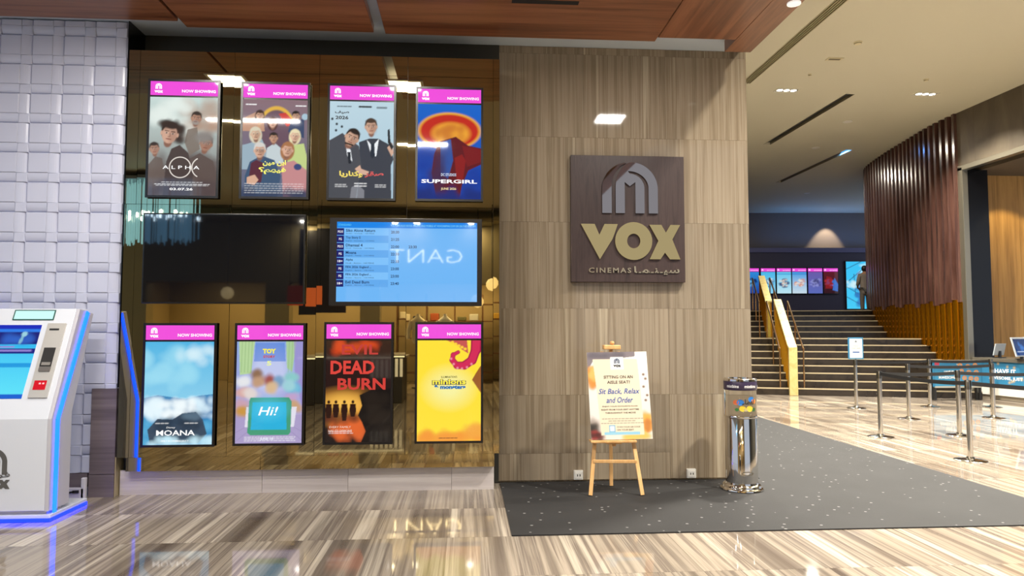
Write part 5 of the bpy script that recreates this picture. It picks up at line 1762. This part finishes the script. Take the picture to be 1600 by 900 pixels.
# shop window: shelves, shirts on torsos, orange signs, service desk
shf = empty('shop_shelving', (-.4, -6.9, 0), 'tall wooden shop shelving with folded goods, seen mirrored below the timetable', 'shelving')
swd = P('shelf_walnut', '5c3d24', .45)
for z in (.3, .8, 1.3, 1.8, 2.3):
    MB().box(-1.95, -7.1, z, 1.35, -6.7, z + .03).build('shelf', swd, shf)
for x in (-1.95, -1.13, -.31, .51, 1.33):
    MB().box(x - .02, -7.1, 0, x + .02, -6.7, 2.6).build('upright', swd, shf)
for x, h_, nm, hx in ((-1.75, .2, 'cream', 'd8cfba'), (-1.4, .14, 'navy', '22283c'), (-.9, .22, 'rust red', '9a4a28'), (-.1, .12, 'olive', '5c5a3c'), (.25, .2, 'pale grey', 'b8b8b4'), (.95, .17, 'mustard', 'b08a34')):
    o = MB().box(x - .13, -7.05, 1.832, x + .13, -6.75, 1.83 + h_).build('clothes_stack', P('cloth_' + hx, hx, .8), bevel=.02)
    tag(o, nm + ' folded clothes stack on the mirrored shop shelving', 'clothes', 'folded clothes on the shop shelving')
for x, lb, m in ((-1.28, 'cream shirt on a torso stand in the mirrored shop, nearer the third screen', ('cloth_cream', 'd8cfba', .8)), (-.55, 'white shirt on a torso stand in the mirrored shop, nearer the yellow screen', ('cloth_white', 'eceae2', .8))):
    e = empty('torso_stand', (x, -5.3, 0), lb, 'mannequin')
    MB().lathe([(.16, 0), (.16, .015), (.02, .03), (.015, 1.25), (.0, 1.25)], x, -5.3, 18).build('stand', P('till_dark', '1e2024', .4), e, smooth=True)
    mb = MB()
    rings = [(.12, .10, 1.2), (.17, .11, 1.3), (.155, .10, 1.5), (.19, .12, 1.72), (.2, .11, 1.82), (.1, .08, 1.9), (.05, .05, 1.95), (.045, .045, 2.0)]
    for a, b2, z in rings:
        for q in range(16):
            mb.v.append((x + a * math.cos(q * math.pi / 8), -5.3 + b2 * math.sin(q * math.pi / 8), z))
    for r_ in range(len(rings) - 1):
        for q in range(16):
            mb.f.append((r_ * 16 + q, r_ * 16 + (q + 1) % 16, (r_ + 1) * 16 + (q + 1) % 16, (r_ + 1) * 16 + q))
    mb.f.append(tuple(range(16))[::-1])
    mb.f.append(tuple((len(rings) - 1) * 16 + q for q in range(16)))
    mb.build('shirt', P(*m), e, smooth=True)
    for sg_ in (-1, 1):
        MB().tube([(x + sg_ * .17, -5.3, 1.8), (x + sg_ * .25, -5.28, 1.55), (x + sg_ * .26, -5.24, 1.32)], [.07, .06, .05], 10).build('sleeve', P(*m), e, smooth=True)
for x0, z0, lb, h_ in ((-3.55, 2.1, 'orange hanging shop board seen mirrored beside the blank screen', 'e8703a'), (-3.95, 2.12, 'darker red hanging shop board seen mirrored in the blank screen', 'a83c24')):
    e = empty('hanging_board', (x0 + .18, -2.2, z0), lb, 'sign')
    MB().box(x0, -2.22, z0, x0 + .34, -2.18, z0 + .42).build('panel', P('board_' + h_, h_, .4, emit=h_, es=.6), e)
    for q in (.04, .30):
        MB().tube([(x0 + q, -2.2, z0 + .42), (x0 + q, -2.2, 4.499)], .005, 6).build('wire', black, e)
sdk = empty('service_desk', (-2.3, -1.6, 0), 'dark service desk with white lattice front, seen mirrored between the lower screens', 'desk')
MB().box(-3.4, -2.1, 0, -1.3, -1.1, .98).build('body', P('desk_dark', '3a3630', .4), sdk, bevel=.01)
MB().box(-3.45, -2.15, .98, -1.25, -1.05, 1.02).build('worktop', P('desk_top', 'c8bfa8', .3), sdk)
MB().box(-3.45, -1.05, .965, -1.25, -1.045, .98).build('edge_light', em_mat('fff4d8', 5), sdk)
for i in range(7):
    MB().box(-1.95 + i * .1, -1.098, .55, -1.89 + i * .1, -1.09, .93).build('lattice_bar', P('lattice_white_glow', 'e8e4d8', .5, emit='f4ecd8', es=.7), sdk)  # bars emit added light so the lattice reads brighter in the mirror
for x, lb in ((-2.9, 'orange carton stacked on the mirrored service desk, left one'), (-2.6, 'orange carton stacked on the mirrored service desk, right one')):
    o = MB().box(x, -1.7, 1.02, x + .22, -1.5, 1.14).build('orange_carton', P('carton_orange_glow', 'e8602a', .6, emit='e8602a', es=.3), bevel=.004)  # carton is no lamp, a slight glow is put into its colour
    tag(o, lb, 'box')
dk = MB().box(-4.15, -4.198, 1.95, -3.0, -4.14, 4.1).build('dark_fascia', P('fascia_dark', '1a1a22', .3))
tag(dk, 'large dark panel on the shop front across the mall, seen mirrored behind the blank screen', 'panel')
